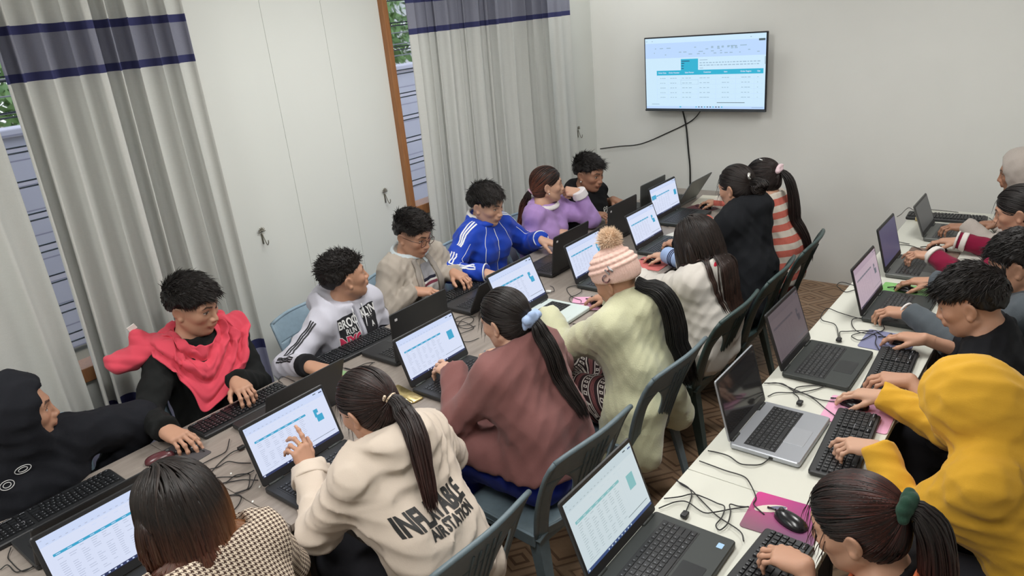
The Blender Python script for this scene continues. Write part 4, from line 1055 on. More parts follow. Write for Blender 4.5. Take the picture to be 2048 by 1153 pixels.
# ------------------------------------------------------------------ people
SK = {'mid': (.45, .245, .16), 'light': (.56, .335, .235), 'dark': (.34, .175, .11), 'warm': (.49, .27, .18)}
HAIRC = (.010, .008, .0075)
SKM = Mat('skin', (.4, .2, .13), .5, spec=.35); _a = SKM.attr('Col'); SKM.color(_a.outputs[0]); n_ = SKM.noise(140, 3); SKM.bump(n_, .06, .001)
SKM.b.inputs['Subsurface Weight'].default_value = .06; SKM.b.inputs['Subsurface Radius'].default_value = (.012, .005, .003); SKM.b.inputs['Subsurface Scale'].default_value = .5
HRM = Mat('hair', HAIRC, .45, spec=.35); _a = HRM.attr('Col'); HRM.color(_a.outputs[0])
def hat_frame(T, sc): Rm, c = T; return (lambda p: c+Rm@(np.array(p, float)*sc)), (lambda v: Rm@np.array(v, float))
class Person: pass
def attach(name, V, F, mats, parent, attrs=None, fm=None, smooth=True):
    """mesh in world coordinates under an Empty at parent.location (unrotated)"""
    V = np.asarray(V)-np.array(parent['_base']); return mesh_obj(name, V, F, mats, parent, smooth, fm, attrs)
def decal(p, V, F): return BVHTree.FromPolygons([tuple(v) for v in V], [tuple(f) for f in F])
def ribbon(bvh, pts, w, off=.0018, n=5, cross=3):
    pts = smooth_path(pts, n); Q = []; N = []
    for q in pts:
        co, no, _, _ = bvh.find_nearest(Vector(q)); Q.append(np.array(co)); N.append(np.array(no))
    Q = np.array(Q); V = []; F = []
    for i in range(len(Q)):
        t = Q[min(i+1, len(Q)-1)]-Q[max(i-1, 0)]; s = np.cross(t, N[i]); s /= np.linalg.norm(s)+1e-9
        for k in range(cross):
            x = Q[i]+s*w*(k/(cross-1)-.5)
            co, no, _, _ = bvh.find_nearest(Vector(x)); V.append(np.array(co)+np.array(no)*off)
    for i in range(len(Q)-1):
        for k in range(cross-1): F.append((i*cross+k, i*cross+k+1, (i+1)*cross+k+1, (i+1)*cross+k))
    return V, F
def project(bvh, V2, c, r, u, off=.002):
    c, r, u = [np.array(q, float) for q in (c, r, u)]; r /= np.linalg.norm(r); u -= r*(u@r); u /= np.linalg.norm(u); n = np.cross(r, u); V = []
    for a in V2:
        o = c+r*a[0]+u*a[1]+n*.25; h = bvh.ray_cast(Vector(o), Vector(-n), .6)
        if h[0] is None: co, no, _, _ = bvh.find_nearest(Vector(c+r*a[0]+u*a[1])); h = (co, no)
        V.append(np.array(h[0])+n*off)
    return V
def grid2(w, h, n=10, shape=None):
    V = []; F = []
    for i in range(n+1):
        for j in range(n+1):
            x, y = (j/n-.5)*w, (i/n-.5)*h
            if shape: x, y = shape(x, y)
            V.append((x, y, 0))
    for i in range(n):
        for j in range(n): F.append((i*(n+1)+j, i*(n+1)+j+1, (i+1)*(n+1)+j+1, (i+1)*(n+1)+j))
    return V, F
def person(label, face, head, hyaw, hpitch=12, hroll=0, seat=None, sc=1.0, hs=None, fem=False, skin='mid', top=None, hands=None, elbow=None, syaw=0, fres=.0034,
           fade=False, legs=None, width=None, mt=.012, ms=.014, sleeve_end=(.0, .0), hairc=HAIRC, neck=True, amp=.006, seed=1, topname='sweater', pants=(.02, .02, .025), skirt=False, lean=0, wrist_r=.030, res=.0085, kids=True, cuts=None, shrug=0, extra=None, cl=None, ears=True, nl=.072):
    P = Person(); f = R(face); fw = np.array((math.cos(f), math.sin(f), 0)); lat = np.array((-fw[1], fw[0], 0))
    hd = np.array(head, float); Rh = rotz(R(hyaw))@roty(R(hpitch))@rotx(R(hroll)); T = (Rh, hd); skc = np.array(SK[skin])
    hs = hs or (1.03 if fem else 1.08); st = np.array(seat if seat is not None else (hd[0]-fw[0]*.22, hd[1])); pel = np.array((st[0], st[1], .53))
    B = hd+Rh@np.array((-.028, 0, -.055))*hs; sp = nrm(.55*nrm(B-pel)+.45*np.array((0, 0, 1))); N = B-sp*nl*sc-fw*.010
    sl = rotz(R(syaw))@lat; sfw = rotz(R(syaw))@fw
    wd = (width or (.150 if fem else .168))*sc; S = N-.045*sp*sc
    sh = {'L': S+wd*sl-.008*sp+sfw*.015+np.array((0, 0, shrug)), 'R': S-wd*sl-.008*sp+sfw*.015+np.array((0, 0, shrug))}
    P.T, P.sc, P.N, P.S, P.sp, P.fw, P.lat, P.sfw, P.sl, P.sh, P.pel, P.hd, P.label = T, hs, N, S, sp, fw, lat, sfw, sl, sh, pel, hd, label
    P.neck = .035 if neck is True else (neck or .03); root = empty('person', (pel[0], pel[1], 0), 0, label, 'person', None); root['_base'] = [pel[0], pel[1], 0.0]; P.root = root
    el = {}; wr = {}; HM = {}
    for s, sg in (('L', 1), ('R', -1)):
        h = (hands or {}).get(s)
        if h is None: pc = pel+fw*.22+lat*sg*.10+np.array((0, 0, .10)); h = (*pc, face-sg*20, 20, 0, 'type')
        c = np.array(h[:3], float); yaw, pit, rol, pose = h[3:7]
        M = rotz(R(yaw))@roty(R(pit))@rotx(R(rol)); HM[s] = (M, pose); wr[s] = c-M[:, 0]*.055*sc
        hint = (elbow or {}).get(s, lat*sg*.9-fw*.5-np.array((0, 0, 1.0)))
        el[s] = ik(sh[s], wr[s], .275*sc, .235*sc, hint)
    P.el, P.wr, P.HM = el, wr, HM
    hip = {s: pel+lat*sg*.085 for s, sg in (('L', 1), ('R', -1))}
    lg = legs or {}
    knee = {s: hip[s]+fw*lg.get('fwd', .40)+lat*sg*lg.get('open', .05)+np.array((0, 0, lg.get('kz', .02))) for s, sg in (('L', 1), ('R', -1))}
    ank = {s: np.array((*(knee[s]+fw*lg.get('back', -.06))[:2], .09)) for s in 'LR'}
    waist = N+(pel-N)*.62-fw*(.03+lean); P.waist = waist; P.knee = knee; P.hip = hip; P.ank = ank
    def torso(D, m, k=.05):
        D.cone(N-.01*sp, S-.02*sp, .052+m*.5, .06+m, k)
        for s, sg in (('L', 1), ('R', -1)):
            v = sl*sg
            D.cone(N+.022*sp+v*.03, sh[s], .036+m, .050+m, k)
            ch = S-.115*sp+v*.072+sfw*.01
            D.cone(S-.03*sp+v*.06, ch, .072+m, .088+m, k); D.cone(ch, waist+lat*sg*.055, .088+m, .078+m*1.15, k)
            D.cone(waist+lat*sg*.055, pel+lat*sg*.075+np.array((0, 0, .02)), .078+m*1.15, .098+m, k)
            if fem: D.ball(S-.15*sp+v*.06+sfw*.075, .05+m, .04)
    def armp(D, s, r, m, k=.025):
        D.cone(sh[s], sh[s]+(el[s]-sh[s])*.5, r[0]+m, (r[0]+r[1])/2+m*.95+.001, k); D.cone(sh[s]+(el[s]-sh[s])*.5, el[s], (r[0]+r[1])/2+m*.95, r[1]+m, k); D.cone(el[s], wr[s], r[1]+m, r[2]+m, k)
    # --- body
    body = SDF(); torso(body, -.006)
    ra = (.048, .040, .027) if not fem else (.043, .036, .0235)
    for s in 'LR': armp(body, s, ra, -.002)
    body.cone(B+Rh@np.array((.004, 0, .01)), N+sp*.01, .050*sc if fem else .056*sc, .056*sc if fem else .063*sc, .03)
    head_sdf(body, T, hs, fem, ears)
    nails = []
    for s, sg in (('L', -1), ('R', 1)): nails += hand_sdf(body, wr[s], HM[s][0], sg, HM[s][1], sc*(.93 if fem else 1))
    for s in 'LR':
        body.chain([hip[s], knee[s], ank[s]], [.075, .05, .035], .03); body.cone(ank[s]+np.array((0, 0, -.04)), ank[s]+fw*.13+np.array((0, 0, -.06)), .035, .03, .02)
    pcs = []; cols = []
    hc = hd+Rh@np.array((0, 0, -.01)); hr = .155*hs
    hcs = {s: wr[s]+HM[s][0][:, 0]*.085 for s in 'LR'}; Rr = .125*sc
    V, F = surface(body, .016, keep=lambda c, r: np.ones(len(c), bool))
    m = (np.linalg.norm(V-hc, axis=1) > hr-.030)
    for s in 'LR': m &= np.linalg.norm(V-hcs[s], axis=1) > Rr-.030
    V, F = keep_faces(V, F, m); pcs.append((V, F)); cols.append(np.tile(skc, (len(V), 1)))
    V, F = surface(body, fres, hc-hr-.01, hc+hr+.01, keep=lambda c, r: np.linalg.norm(c-hc, axis=1) < hr+r)
    V, F = keep_faces(V, F, np.linalg.norm(V-hc, axis=1) < hr); pcs.append((V, F)); cols.append(head_color(V, T, hs, skc, hairc, fade, lashes=fem))
    for s in 'LR':
        if (hands or {}).get(s) is None: rs = .007
        else: rs = .0034
        V, F = surface(body, rs, hcs[s]-Rr-.01, hcs[s]+Rr+.01, keep=lambda c, r: np.linalg.norm(c-hcs[s], axis=1) < Rr+r)
        V, F = keep_faces(V, F, np.linalg.norm(V-hcs[s], axis=1) < Rr); pcs.append((V, F))
        c = np.tile(skc, (len(V), 1))
        for q in nails:
            w = np.exp(-(((V-q)**2).sum(1))/.0055**2)[:, None]; c = c+(skc*np.array((1.25, 1.2, 1.25))+.06-c)*w*.8
        cols.append(c)
    V, F = join_meshes(pcs); P.body = attach('body', V, F, SKM, root, {'Col': ('FLOAT_COLOR', np.concatenate(cols))}); P.bodysdf = body
    # --- top
    D = SDF(); torso(D, mt)
    for s in 'LR':
        A = SDF(); armp(A, s, ra, ms); q = wr[s]-el[s]; L = np.linalg.norm(q); u = q/L
        e = sleeve_end[0] if s == 'L' else sleeve_end[1]
        A.half(wr[s]-u*(e-.012), u); D.sub(A, .045)
    if extra: extra(P, D)
    nk = SDF()
    if neck is not None:
        nn = nrm(sp*.9+sfw*.30); c0 = N+sp*(.035 if neck is True else neck); nk.cone(c0-nn*.02, c0+nn*.25, .125, .16, .01); nk.half(c0, -nn); D.sub(nk, .01, -1)
    if cuts: cuts(P, D)
    D.w = wrinkles(seed, amp)
    V, F = surface(D, res)
    P.topsdf = D; P.tV, P.tF = V, F; P.bvh = decal(P, V, F)
    at = None
    if cl: at = cl(P, V)
    P.top = attach(topname, V, F, top, root, at)
    # --- legs
    G = SDF()
    if skirt:
        for s in 'LR': G.cone(hip[s], knee[s], .115, .095, .08); G.cone(knee[s], knee[s]*.45+ank[s]*.55, .09, .085, .06)
        G.cone(knee['L'], knee['R'], .09, .09, .06)
    else:
        for s in 'LR': G.chain([hip[s], knee[s], ank[s]], [.092, .070, .056], .04)
    G.cone(hip['L'], hip['R'], .092, .092, .05); G.w = wrinkles(seed+9, .006)
    V, F = surface(G, .013); P.legs = attach('skirt' if skirt else 'trousers', V, F, pants if not isinstance(pants, tuple) else fabric('trouser_cloth', pants), root)
    for s in 'LR':
        H = SDF(); a = ank[s]; H.cone(a+np.array((0, 0, -.045))-fw*.03, a+fw*.14+np.array((0, 0, -.055)), .044, .034, .02); H.half((0, 0, .004), (0, 0, -1)); V, F = surface(H, .012); attach('shoe', V, F, SHOE, root)
    return P
SHOE = plain('shoe_dark', (.03, .03, .035), .6)
def cap_sdf(T, sc, style='short', t=.0):
    W, D = hat_frame(T, sc); S = SDF(); Rm = T[0]
    S.ell(W((-.014, 0, .030)), np.array((.103+t, .0815+t, .094+t))*sc, .02, 1, Rm)
    if style != 'short': S.ell(W((-.045, 0, -.025)), np.array((.062+t, .068+t, .065))*sc, .03, 1, Rm)
    S.ell(W((.125, 0, -.030 if style != 'short' else -.022)), np.array((.075, .11, .092 if style != 'short' else .096))*sc, .014*sc, -1, Rm)
    if style == 'short':
        S.half(W((0, 0, .010)), D((.45, 0, -1)), .012)
        for s in (-1, 1): S.ell(W((.004, s*.094, -.002)), np.array((.032, .026, .040))*sc, .01, -1, Rm)
    else:
        for s in (-1, 1): S.ell(W((.012, s*.10, -.035)), np.array((.040, .034, .050))*sc, .01, -1, Rm)
        S.half(W((0, 0, -.075)), D((0, 0, -1)), .01)
    return S
def hair_obj(P, meshes, base=HAIRC, var=.5, tip=None, seed=0, name='hair', parent=None, tipfn=None):
    """meshes: list of (V,F,nlock,m) ; nlock 0 for the cap"""
    r = np.random.default_rng(seed); base = np.array(base); cs = []
    for V, F, nl, m in meshes:
        if nl == 0: c = np.tile(base*.8, (len(V), 1))
        else:
            k = len(V)//(nl*m); v = np.repeat(r.uniform(1-var, 1+var*1.6, nl), m*k)[:, None]; s = np.tile(np.repeat(np.linspace(0, 1, m), k), nl)[:, None]
            tc = np.array(tip if tip is not None else base*1.25); c = (base+(tc-base)*np.clip(s*1.3-.2, 0, 1))*v
        if tipfn is not None: c = tipfn(V, c)
        cs.append(c)
    V, F = join_meshes([(q[0], q[1]) for q in meshes])
    return attach(name, V, F, HRM, P.root, {'Col': ('FLOAT_COLOR', np.concatenate(cs))})
def short_hair(P, sweep=(1, .3, 0), length=.042, n=620, seed=0, lift=.55, base=HAIRC, spiky=.35, t=.004, front=.0):
    n = int(n*2.6); lift *= .62; spiky *= .55; length *= .80; t += .001
    T, sc = P.T, P.sc; S = cap_sdf(T, sc, 'short', t); S.w = wrinkles(seed+30, .007, 1.6); V, F = surface(S, .005)
    r = np.random.default_rng(seed); q = (V-T[1])@T[0]/sc; ok = np.flatnonzero((q[:, 2] > .012)); wt = (q[ok, 2] > .06)*1.5+.5; id = r.choice(ok, n, p=wt/wt.sum())
    roots = V[id]; nr = S.grad(roots); sw = T[0]@nrm(sweep); tang = sw-nr*(nr@sw)[:, None]; tang /= np.linalg.norm(tang, axis=1, keepdims=True)+1e-6
    side = (q[id, 2] < .05)[:, None]; tang = np.where(side, tang*.5+(T[0]@np.array((-.2, 0, -1.)))*.7, tang); lf = np.where(side, lift*.25, lift)
    d0 = nr*lf+tang+r.standard_normal(roots.shape)*spiky; d0 /= np.linalg.norm(d0, axis=1, keepdims=True)
    L = length*r.uniform(.55, 1.25, n)*np.where(side[:, 0], .42, 1)*np.where(q[id, 0] > .05, 1+front, 1)
    paths = grow(roots-nr*.004, d0, 6, L/6, .16, S, .0012, jit=.07, seed=seed, damp=1)
    v, f = locks(paths, r.uniform(.0011, .0023, n), .6, 3); return hair_obj(P, [(V, F, 0, 0), (v, f, n, 7)], base, .5, seed=seed)
def pony_hair(P, tie=(-.108, 0, .012), length=.40, n=420, npony=170, seed=0, base=HAIRC, tip=None, rad=.026, fall=(-.5, 0, -.6), cap='long', wisps=24, lock=.0042, spread=.35, hat=False, grav=.28, aimdir=None):
    n = int(n*1.5); npony = int(npony*1.6); lock *= .72; T, sc = P.T, P.sc; W, D = hat_frame(T, sc); S = cap_sdf(T, sc, cap); V, F = surface(S, .005); r = np.random.default_rng(seed); tw = W(tie); L = []
    if not hat:
        id = r.choice(len(V), n); roots = V[id]; nr = S.grad(roots); dist = np.linalg.norm(roots-tw, axis=1)
        def aim(p, i): g = tw-p; return g/(np.linalg.norm(g, axis=1, keepdims=True)+1e-6), .9
        d0 = nr*.2+aim(roots, 0)[0]; paths = grow(roots, d0/np.linalg.norm(d0, axis=1, keepdims=True), 12, dist*1.12/12, 0, S, .0022, aim, .03, seed, .6)
        L.append((*locks(paths, r.uniform(.0013, .0026, n), .15), n, 13)); L.append((V, F, 0, 0))
    u = D(nrm(fall)); Cc = SDF(); Cc.sub(P.topsdf, .01); Cc.sub(S, .01); ng = 22
    g = grow(tw[None], u[None], ng, length/ng, grav, Cc, rad*.75+.004, None if aimdir is None else (lambda p, i: (np.tile(nrm(aimdir), (len(p), 1)), .12)), 0, seed, .8)[0]
    tg = np.gradient(g, axis=0); tg /= np.linalg.norm(tg, axis=1)[:, None]; a = nrm(np.cross(tg[0], (.3, .2, 1))); fr = []
    for k in range(ng+1): a = a-tg[k]*(a@tg[k]); a = a/np.linalg.norm(a); fr.append((a, np.cross(tg[k], a)))
    th = r.uniform(0, 6.28, npony); q = np.sqrt(r.uniform(0, 1, npony)); end = r.uniform(.72, 1.0, npony)**.6
    s = np.linspace(0, 1, ng+1); prof = rad*np.interp(s, [0, .12, .45, 1], [.5, 1.0, 1.12, .62 if spread < .6 else .9])
    idx = s[None]*end[:, None]*ng; i0 = np.clip(idx.astype(int), 0, ng-1); fq = (idx-i0)[..., None]; lerp = lambda X_: X_[i0]*(1-fq)+X_[i0+1]*fq
    FA, FB = np.array([k[0] for k in fr]), np.array([k[1] for k in fr]); pr = lerp(prof[:, None]); wob = .0035*np.sin(s[None]*r.uniform(4, 12, npony)[:, None]+r.uniform(0, 6, npony)[:, None])[..., None]
    paths = lerp(g)+(lerp(FA)*np.cos(th)[:, None, None]+lerp(FB)*np.sin(th)[:, None, None])*(pr*q[:, None, None]+wob)
    pf = paths.reshape(-1, 3); sd = Cc.ev(pf); m = sd < .003
    if m.any(): gd = Cc.grad(pf[m]); pf[m] += gd*(.003-sd[m])[:, None]
    paths = pf.reshape(paths.shape)
    L.append((*locks(paths, r.uniform(.7, 1.3, npony)*lock, .3), npony, 23))
    if wisps:
        id = np.flatnonzero(((V-T[1])@T[0])[:, 0] > .045*sc)
        if len(id):
            id = r.choice(id, wisps); roots = V[id]; d0 = S.grad(roots)*.4+D((.3, 0, -.8)); paths = grow(roots, d0/np.linalg.norm(d0, axis=1, keepdims=True), 8, .011, .2, P.bodysdf, .003, jit=.08, seed=seed)
            L.append((*locks(paths, np.full(wisps, .0011), .5), wisps, 9))
    h = hair_obj(P, L, base, .45, tip, seed); P.tie = tw; P.fall = u; return h
def long_hair(P, length=.5, n=420, seed=0, base=HAIRC, tip=None, part=.015, lock=.0042, back=.55, style='long', curlin=0, tipfn=None, face=True, nst=26, off=.006):
    n = int(n*1.5); lock *= .75; T, sc = P.T, P.sc; W, D = hat_frame(T, sc); S = cap_sdf(T, sc, style, .003); V, F = surface(S, .005); r = np.random.default_rng(seed)
    q = (V-T[1])@T[0]/sc; id = r.choice(np.flatnonzero(q[:, 2] > -.02), n); roots = V[id]; ql = q[id]; nr = S.grad(roots)
    fr = np.clip(ql[:, 0]*9+.45, 0, 1); out = np.stack([-.35-back*(1-fr)*1.2, np.clip((ql[:, 1]-part)*40, -1, 1)*(.12+.9*fr), -.55*np.ones(n)], 1)@T[0].T
    Cc = SDF(); Cc.sub(S, .01)
    if not curlin: Cc.sub(P.topsdf, .01)
    Cc.sub(P.bodysdf, .01)
    d0 = out-nr*(nr*out).sum(1)[:, None]; d0 /= np.linalg.norm(d0, axis=1, keepdims=True)+1e-6
    bk = D((-1, 0, 0)); 
    bp = P.N-P.sfw*.15-P.sp*.42
    def aim(p, i):
        if i < 7: return np.tile(bk, (len(p), 1)), .10
        g = bp-p; g = g/(np.linalg.norm(g, axis=1, keepdims=True)+1e-6); return g, .30
    def aimc(p, i): g = (T[1]+D((-.02, 0, -.13)))-p; g = g/(np.linalg.norm(g, axis=1, keepdims=True)+1e-6); return g, (curlin if i > nst*.65 else .0)
    top = np.clip((ql[:, 2]+.02)/.14, 0, 1); Ls = (length*(.70+.10*r.uniform(-1, 1, n))+.30*length*top)
    if length < .4: Ls = (T[1][2]+.115*sc-(T[1][2]-length)) * 0 + (roots[:, 2]-(T[1][2]-length+.03))*1.18*r.uniform(.93, 1.05, n)
    paths = grow(roots, d0, nst, np.maximum(Ls, .03)/nst, .34, Cc, off, aimc if curlin else aim, .02, seed, .72)
    m = nst+1; L = [(V, F, 0, 0), (*locks(paths, r.uniform(.7, 1.35, n)*lock, .25), n, m)]
    return hair_obj(P, L, base, .5, tip, seed, tipfn=tipfn)
def hood_up(P, D, r=(.130, .108, .138), c=(-.02, 0, .012), op=((.13, 0, -.012), (.088, .078, .112))):
    W, Dr = hat_frame(P.T, P.sc); Hs = SDF(); Hs.ell(W(c), np.array(r)*P.sc, .02, 1, P.T[0]); Hs.cone(W((-.07, 0, -.05)), P.N-P.sfw*.03+P.sp*.03, .085, .095, .06)
    Hs.cone(W((.01, 0, -.11)), P.N+P.sfw*.03+P.sp*.02, .075, .085, .05); Hs.ell(W(op[0]), np.array(op[1])*P.sc, .02, -1, P.T[0]); D.sub(Hs, .04)
def hood_down(P, D, s=1.0):
    b = P.N-P.sfw*.055+P.sp*.005
    pts = [P.N+P.sfw*.055+P.sl*.045-P.sp*.015, P.N+P.sl*.085*s+P.sp*.02, P.N-P.sfw*.05*s+P.sl*.07*s+P.sp*.03, P.N-P.sfw*.085*s+P.sp*.03, P.N-P.sfw*.05*s-P.sl*.07*s+P.sp*.03, P.N-P.sl*.085*s+P.sp*.02, P.N+P.sfw*.055-P.sl*.045-P.sp*.015]
    D.chain(smooth_path(pts, 3), np.concatenate([np.linspace(.02, .042, 9), np.linspace(.042, .02, 10)])*s, .03)
    D.cone(b-P.sfw*.045, b-P.sp*.16-P.sfw*.055, .05*s, .028*s, .06); D.cone(b-P.sfw*.04+P.sl*.06, b-P.sp*.12-P.sfw*.05+P.sl*.03, .04*s, .03*s, .05); D.cone(b-P.sfw*.04-P.sl*.06, b-P.sp*.12-P.sfw*.05-P.sl*.03, .04*s, .03*s, .05)
def collar(P, mat, r=.011, rad=None, lift=.0, name='collar', front=.0, drop=.014, thick=2.2):
    """band that follows the garment's neckline"""
    pts = []
    for a in np.linspace(0, 2*math.pi, 30):
        d = P.sfw*math.cos(a)+P.sl*math.sin(a); o = P.N+P.sp*(P.neck-.010+lift-.026*math.cos(a)); h = P.bvh.ray_cast(Vector(o+d*.3), Vector(-d), .34)
        q = np.array(h[0]) if h[0] is not None else o+d*.075
        rr = np.linalg.norm(q-o); rr = min(max(rr, .055), .105); pts.append((rr, o, d))
    R_ = np.array([q[0] for q in pts]); R_ = np.convolve(np.concatenate([R_[-4:-1], R_, R_[1:4]]), np.ones(5)/5, 'same')[3:-3]
    P1 = [o+d*(k+front*max(0, math.cos(i/29*6.283))) for i, (k, (_, o, d)) in enumerate(zip(R_, pts))]
    C = SDF(); C.chain(P1, [r]*30, .006); C.chain([q-P.sp*drop*.9+p[2]*drop*.5 for q, p in zip(P1, pts)], [r]*30, .012); V, F = surface(C, .005); return attach(name, V, F, mat, P.root)
def cuff(P, s, mat, m=.016, l=.035, name='cuff', e=0.0, ra=.026):
    q = P.wr[s]-P.el[s]; u = q/np.linalg.norm(q); C = SDF(); a = P.wr[s]+u*(.014-e); C.cone(a-u*l, a, ra+m+.004, ra+m-.001, .005); C.half(a, u, .004); C.half(a-u*l, -u, .004); V, F = surface(C, .005); return attach(name, V, F, mat, P.root)
def torus_pts(c, n, r, k=16): n = nrm(n); a = nrm(np.cross(n, (.3, .5, .8))); b = np.cross(n, a); return [np.array(c)+r*(a*math.cos(t)+b*math.sin(t)) for t in np.linspace(0, 2*math.pi, k+1)]
def scrunchie(P, mat, r=.026, rr=.015, name='scrunchie', waves=7, amp=.012):
    c = P.tie+P.fall*.008; pts = torus_pts(c, P.fall, r, 44); S = SDF()
    q = [p+nrm(p-c)*amp*math.sin(waves*i/44*2*math.pi)+nrm(P.fall)*amp*.8*math.cos(waves*1.5*i/44*2*math.pi) for i, p in enumerate(pts)]
    S.chain(q, [rr*(1+.3*math.sin(waves*2*i/44*6.28)) for i in range(len(q))], .006); V, F = surface(S, .0042); return attach(name, V, F, mat, P.root)
# ------------------------------------------------------------------ the twenty people
def sline(P, s, side, t0, t1, r=.2, n=7, off=0):
    """points beside an arm; side is a world direction"""
    o = []
    for t in np.linspace(t0, t1, n):
        p = P.sh[s]+(P.el[s]-P.sh[s])*t if t <= 1 else P.el[s]+(P.wr[s]-P.el[s])*(t-1)
        ax = nrm(P.el[s]-P.sh[s]) if t <= 1 else nrm(P.wr[s]-P.el[s]); d = np.array(side)-ax*(np.array(side)@ax); o.append(p+nrm(d)*.09+np.cross(ax, nrm(d))*off)
    return o
def A1():
    m = fabric('black_fleece', (.0135, .0145, .019))
    P = person('person in a hooded black sweater with the hood up, head turned away from the camera', 0, (-2.905, .640, 1.065), 72, 2, seat=(-3.04, .62), top=m, topname='hoodie', neck=None, skin='mid', mt=.036, ms=.042, amp=.010, seed=3, fres=.0034,
        hands={'L': (-2.94, .86, .60, -30, 30, 0, 'fist')}, elbow={'L': (-.2, 1, -.7)}, extra=lambda P, D: hood_up(P, D, (.134, .112, .142), (-.024, 0, .014), ((.120, 0, -.016), (.098, .086, .116))))
    th = plain('thread_white', (.62, .62, .62), .7)
    for c, w, h in (((-2.93, .60, .86), .026, .013), ((-2.93, .54, .83), .022, .016)):
        b = MB()
        for sc_ in (1, .55):
            pts = [(w*sc_*math.cos(t), h*sc_*math.sin(t)) for t in np.linspace(0, 6.28, 25)]
            V = project(P.bvh, pts, c, (.2, .98, .1), (-.3, 0, .95), .001); b.tube(V, .0015, 5, False)
        attach('chest_emblem', b.v, b.f, th, P.top) if False else attach('chest_emblem', b.v, b.f, th, P.root)
def A2():
    m = fabric('black_knit', (.012, .013, .013))
    P = person('person with a coral scarf around the neck and a black sweater', 0, (-3.12, 1.455, 1.135), 25, 15, hs=1.11, nl=.100, seat=(-3.07, 1.44), top=m, skin='warm', fade=True, mt=.03, ms=.026, amp=.009, seed=5, fres=.0028,
        hands={'R': (-2.715, 1.06, .805, 8, 12, 0, 'mouse'), 'L': (-2.80, 1.42, .825, -12, 8, 0, 'type')})
    short_hair(P, (.9, .75, .15), .055, 900, 2, .65, t=.010, front=.0)
    sc = fabric('coral_cotton', (.70, .075, .115), 500, .1, .9, .25); S = SDF(); N, u, f, l = P.N, P.sp, P.sfw, P.sl
    tip = np.array((-2.975, 1.32, .79)); fr = N+f*.11
    na, nv = 150, 44; a = np.linspace(-math.pi, math.pi, na, endpoint=False); v = np.linspace(0, 1, nv); Aa, Vv = np.meshgrid(a, v); ca = np.cos(Aa); sa = np.sin(Aa)
    fr_ = np.maximum(0, ca)**1.4; w_ = np.exp(-((Aa+.18)/.42)**2)
    rr = .078+.010*np.sin(3*Aa)*.3+(.058+.050*np.abs(sa)+.020*fr_)*Vv+.018*fr_
    hh = .050-.075*fr_-.012*np.abs(sa)+(-.055-.13*fr_-.12*w_)*Vv**.9
    fold = .0075*np.sin(Vv*(17+3*np.sin(Aa*1.0+.4))+2.1*np.sin(Aa*1.5+.6)+1.4*fr_)+.003*np.sin(Vv*38+5*np.sin(Aa*2))
    Pp = (N[None, None]+f*(rr*ca+.012)[..., None]+l*(rr*1.06*sa)[..., None]+u*hh[..., None]).reshape(-1, 3)
    Pp[:, :] += (tip-(N+f*.16-u*.26))[None]*(w_*Vv**2.2*.85).reshape(-1, 1)
    tgt = (.013+fold*1.0).reshape(-1)
    for _ in range(5):
        sd = P.topsdf.ev(Pp); m = sd < tgt
        if m.any(): Pp[m] += P.topsdf.grad(Pp[m])*(tgt[m]-sd[m])[:, None]
    out = (f*ca[..., None]+l*sa[..., None]+u*.5).reshape(-1, 3); Pp += out*(fold.reshape(-1, 1)*.8)
    Fq = np.array([(r_*na+c_, r_*na+(c_+1) % na, (r_+1)*na+(c_+1) % na, (r_+1)*na+c_) for r_ in range(nv-1) for c_ in range(na)])
    wr_ = attach('scarf_drape', Pp, Fq, sc, P.root); md = wr_.modifiers.new('t', 'SOLIDIFY'); md.thickness = .007; md.offset = 0; md = wr_.modifiers.new('s', 'SUBSURF'); md.levels = md.render_levels = 1
    for q in np.linspace(-1, 1, 5):  # tail thrown over the shoulder on the camera side
        a = N-l*.10+u*.020+f*.03*q; b = N-l*.17+u*.02+f*(.05*q)-f*.02; c = N-l*.27-u*.01+f*(.045*q)-f*.05; d = N-l*(.335)-u*.015*(1+q)-f*(.07)+f*.03*q
        S.chain([a, b, c, d], [.024, .030, .030, .024], .03)
    S.cone(N-l*.22+u*.03-f*.03, N-l*.215+u*.075-f*.05, .045, .034, .03)
    dr = nrm(u*.9+l*.55-f*.2).astype(np.float32); dr2 = nrm(l*.8-u*.3).astype(np.float32); w0 = wrinkles(4, .005, 1.2)
    S.w = lambda P_: w0(P_)+.0040*(.5-np.abs(np.sin(P_@dr*70+1.1*np.sin(P_@dr2*12))))
    V, F = surface(S, .0055); o = attach('scarf_end', V, F, sc, P.root)
    c = N-l*.22+u*.115-f*.055; b = MB(); b.box(tuple(c), (.004, .036, .026), .001, (Matrix.Rotation(R(25), 4, 'X') @ Matrix.Rotation(R(-20), 4, 'Z'))); attach('scarf_tag', b.v, b.f, plain('tag_white', (.82, .80, .76), .7), P.root, smooth=False)
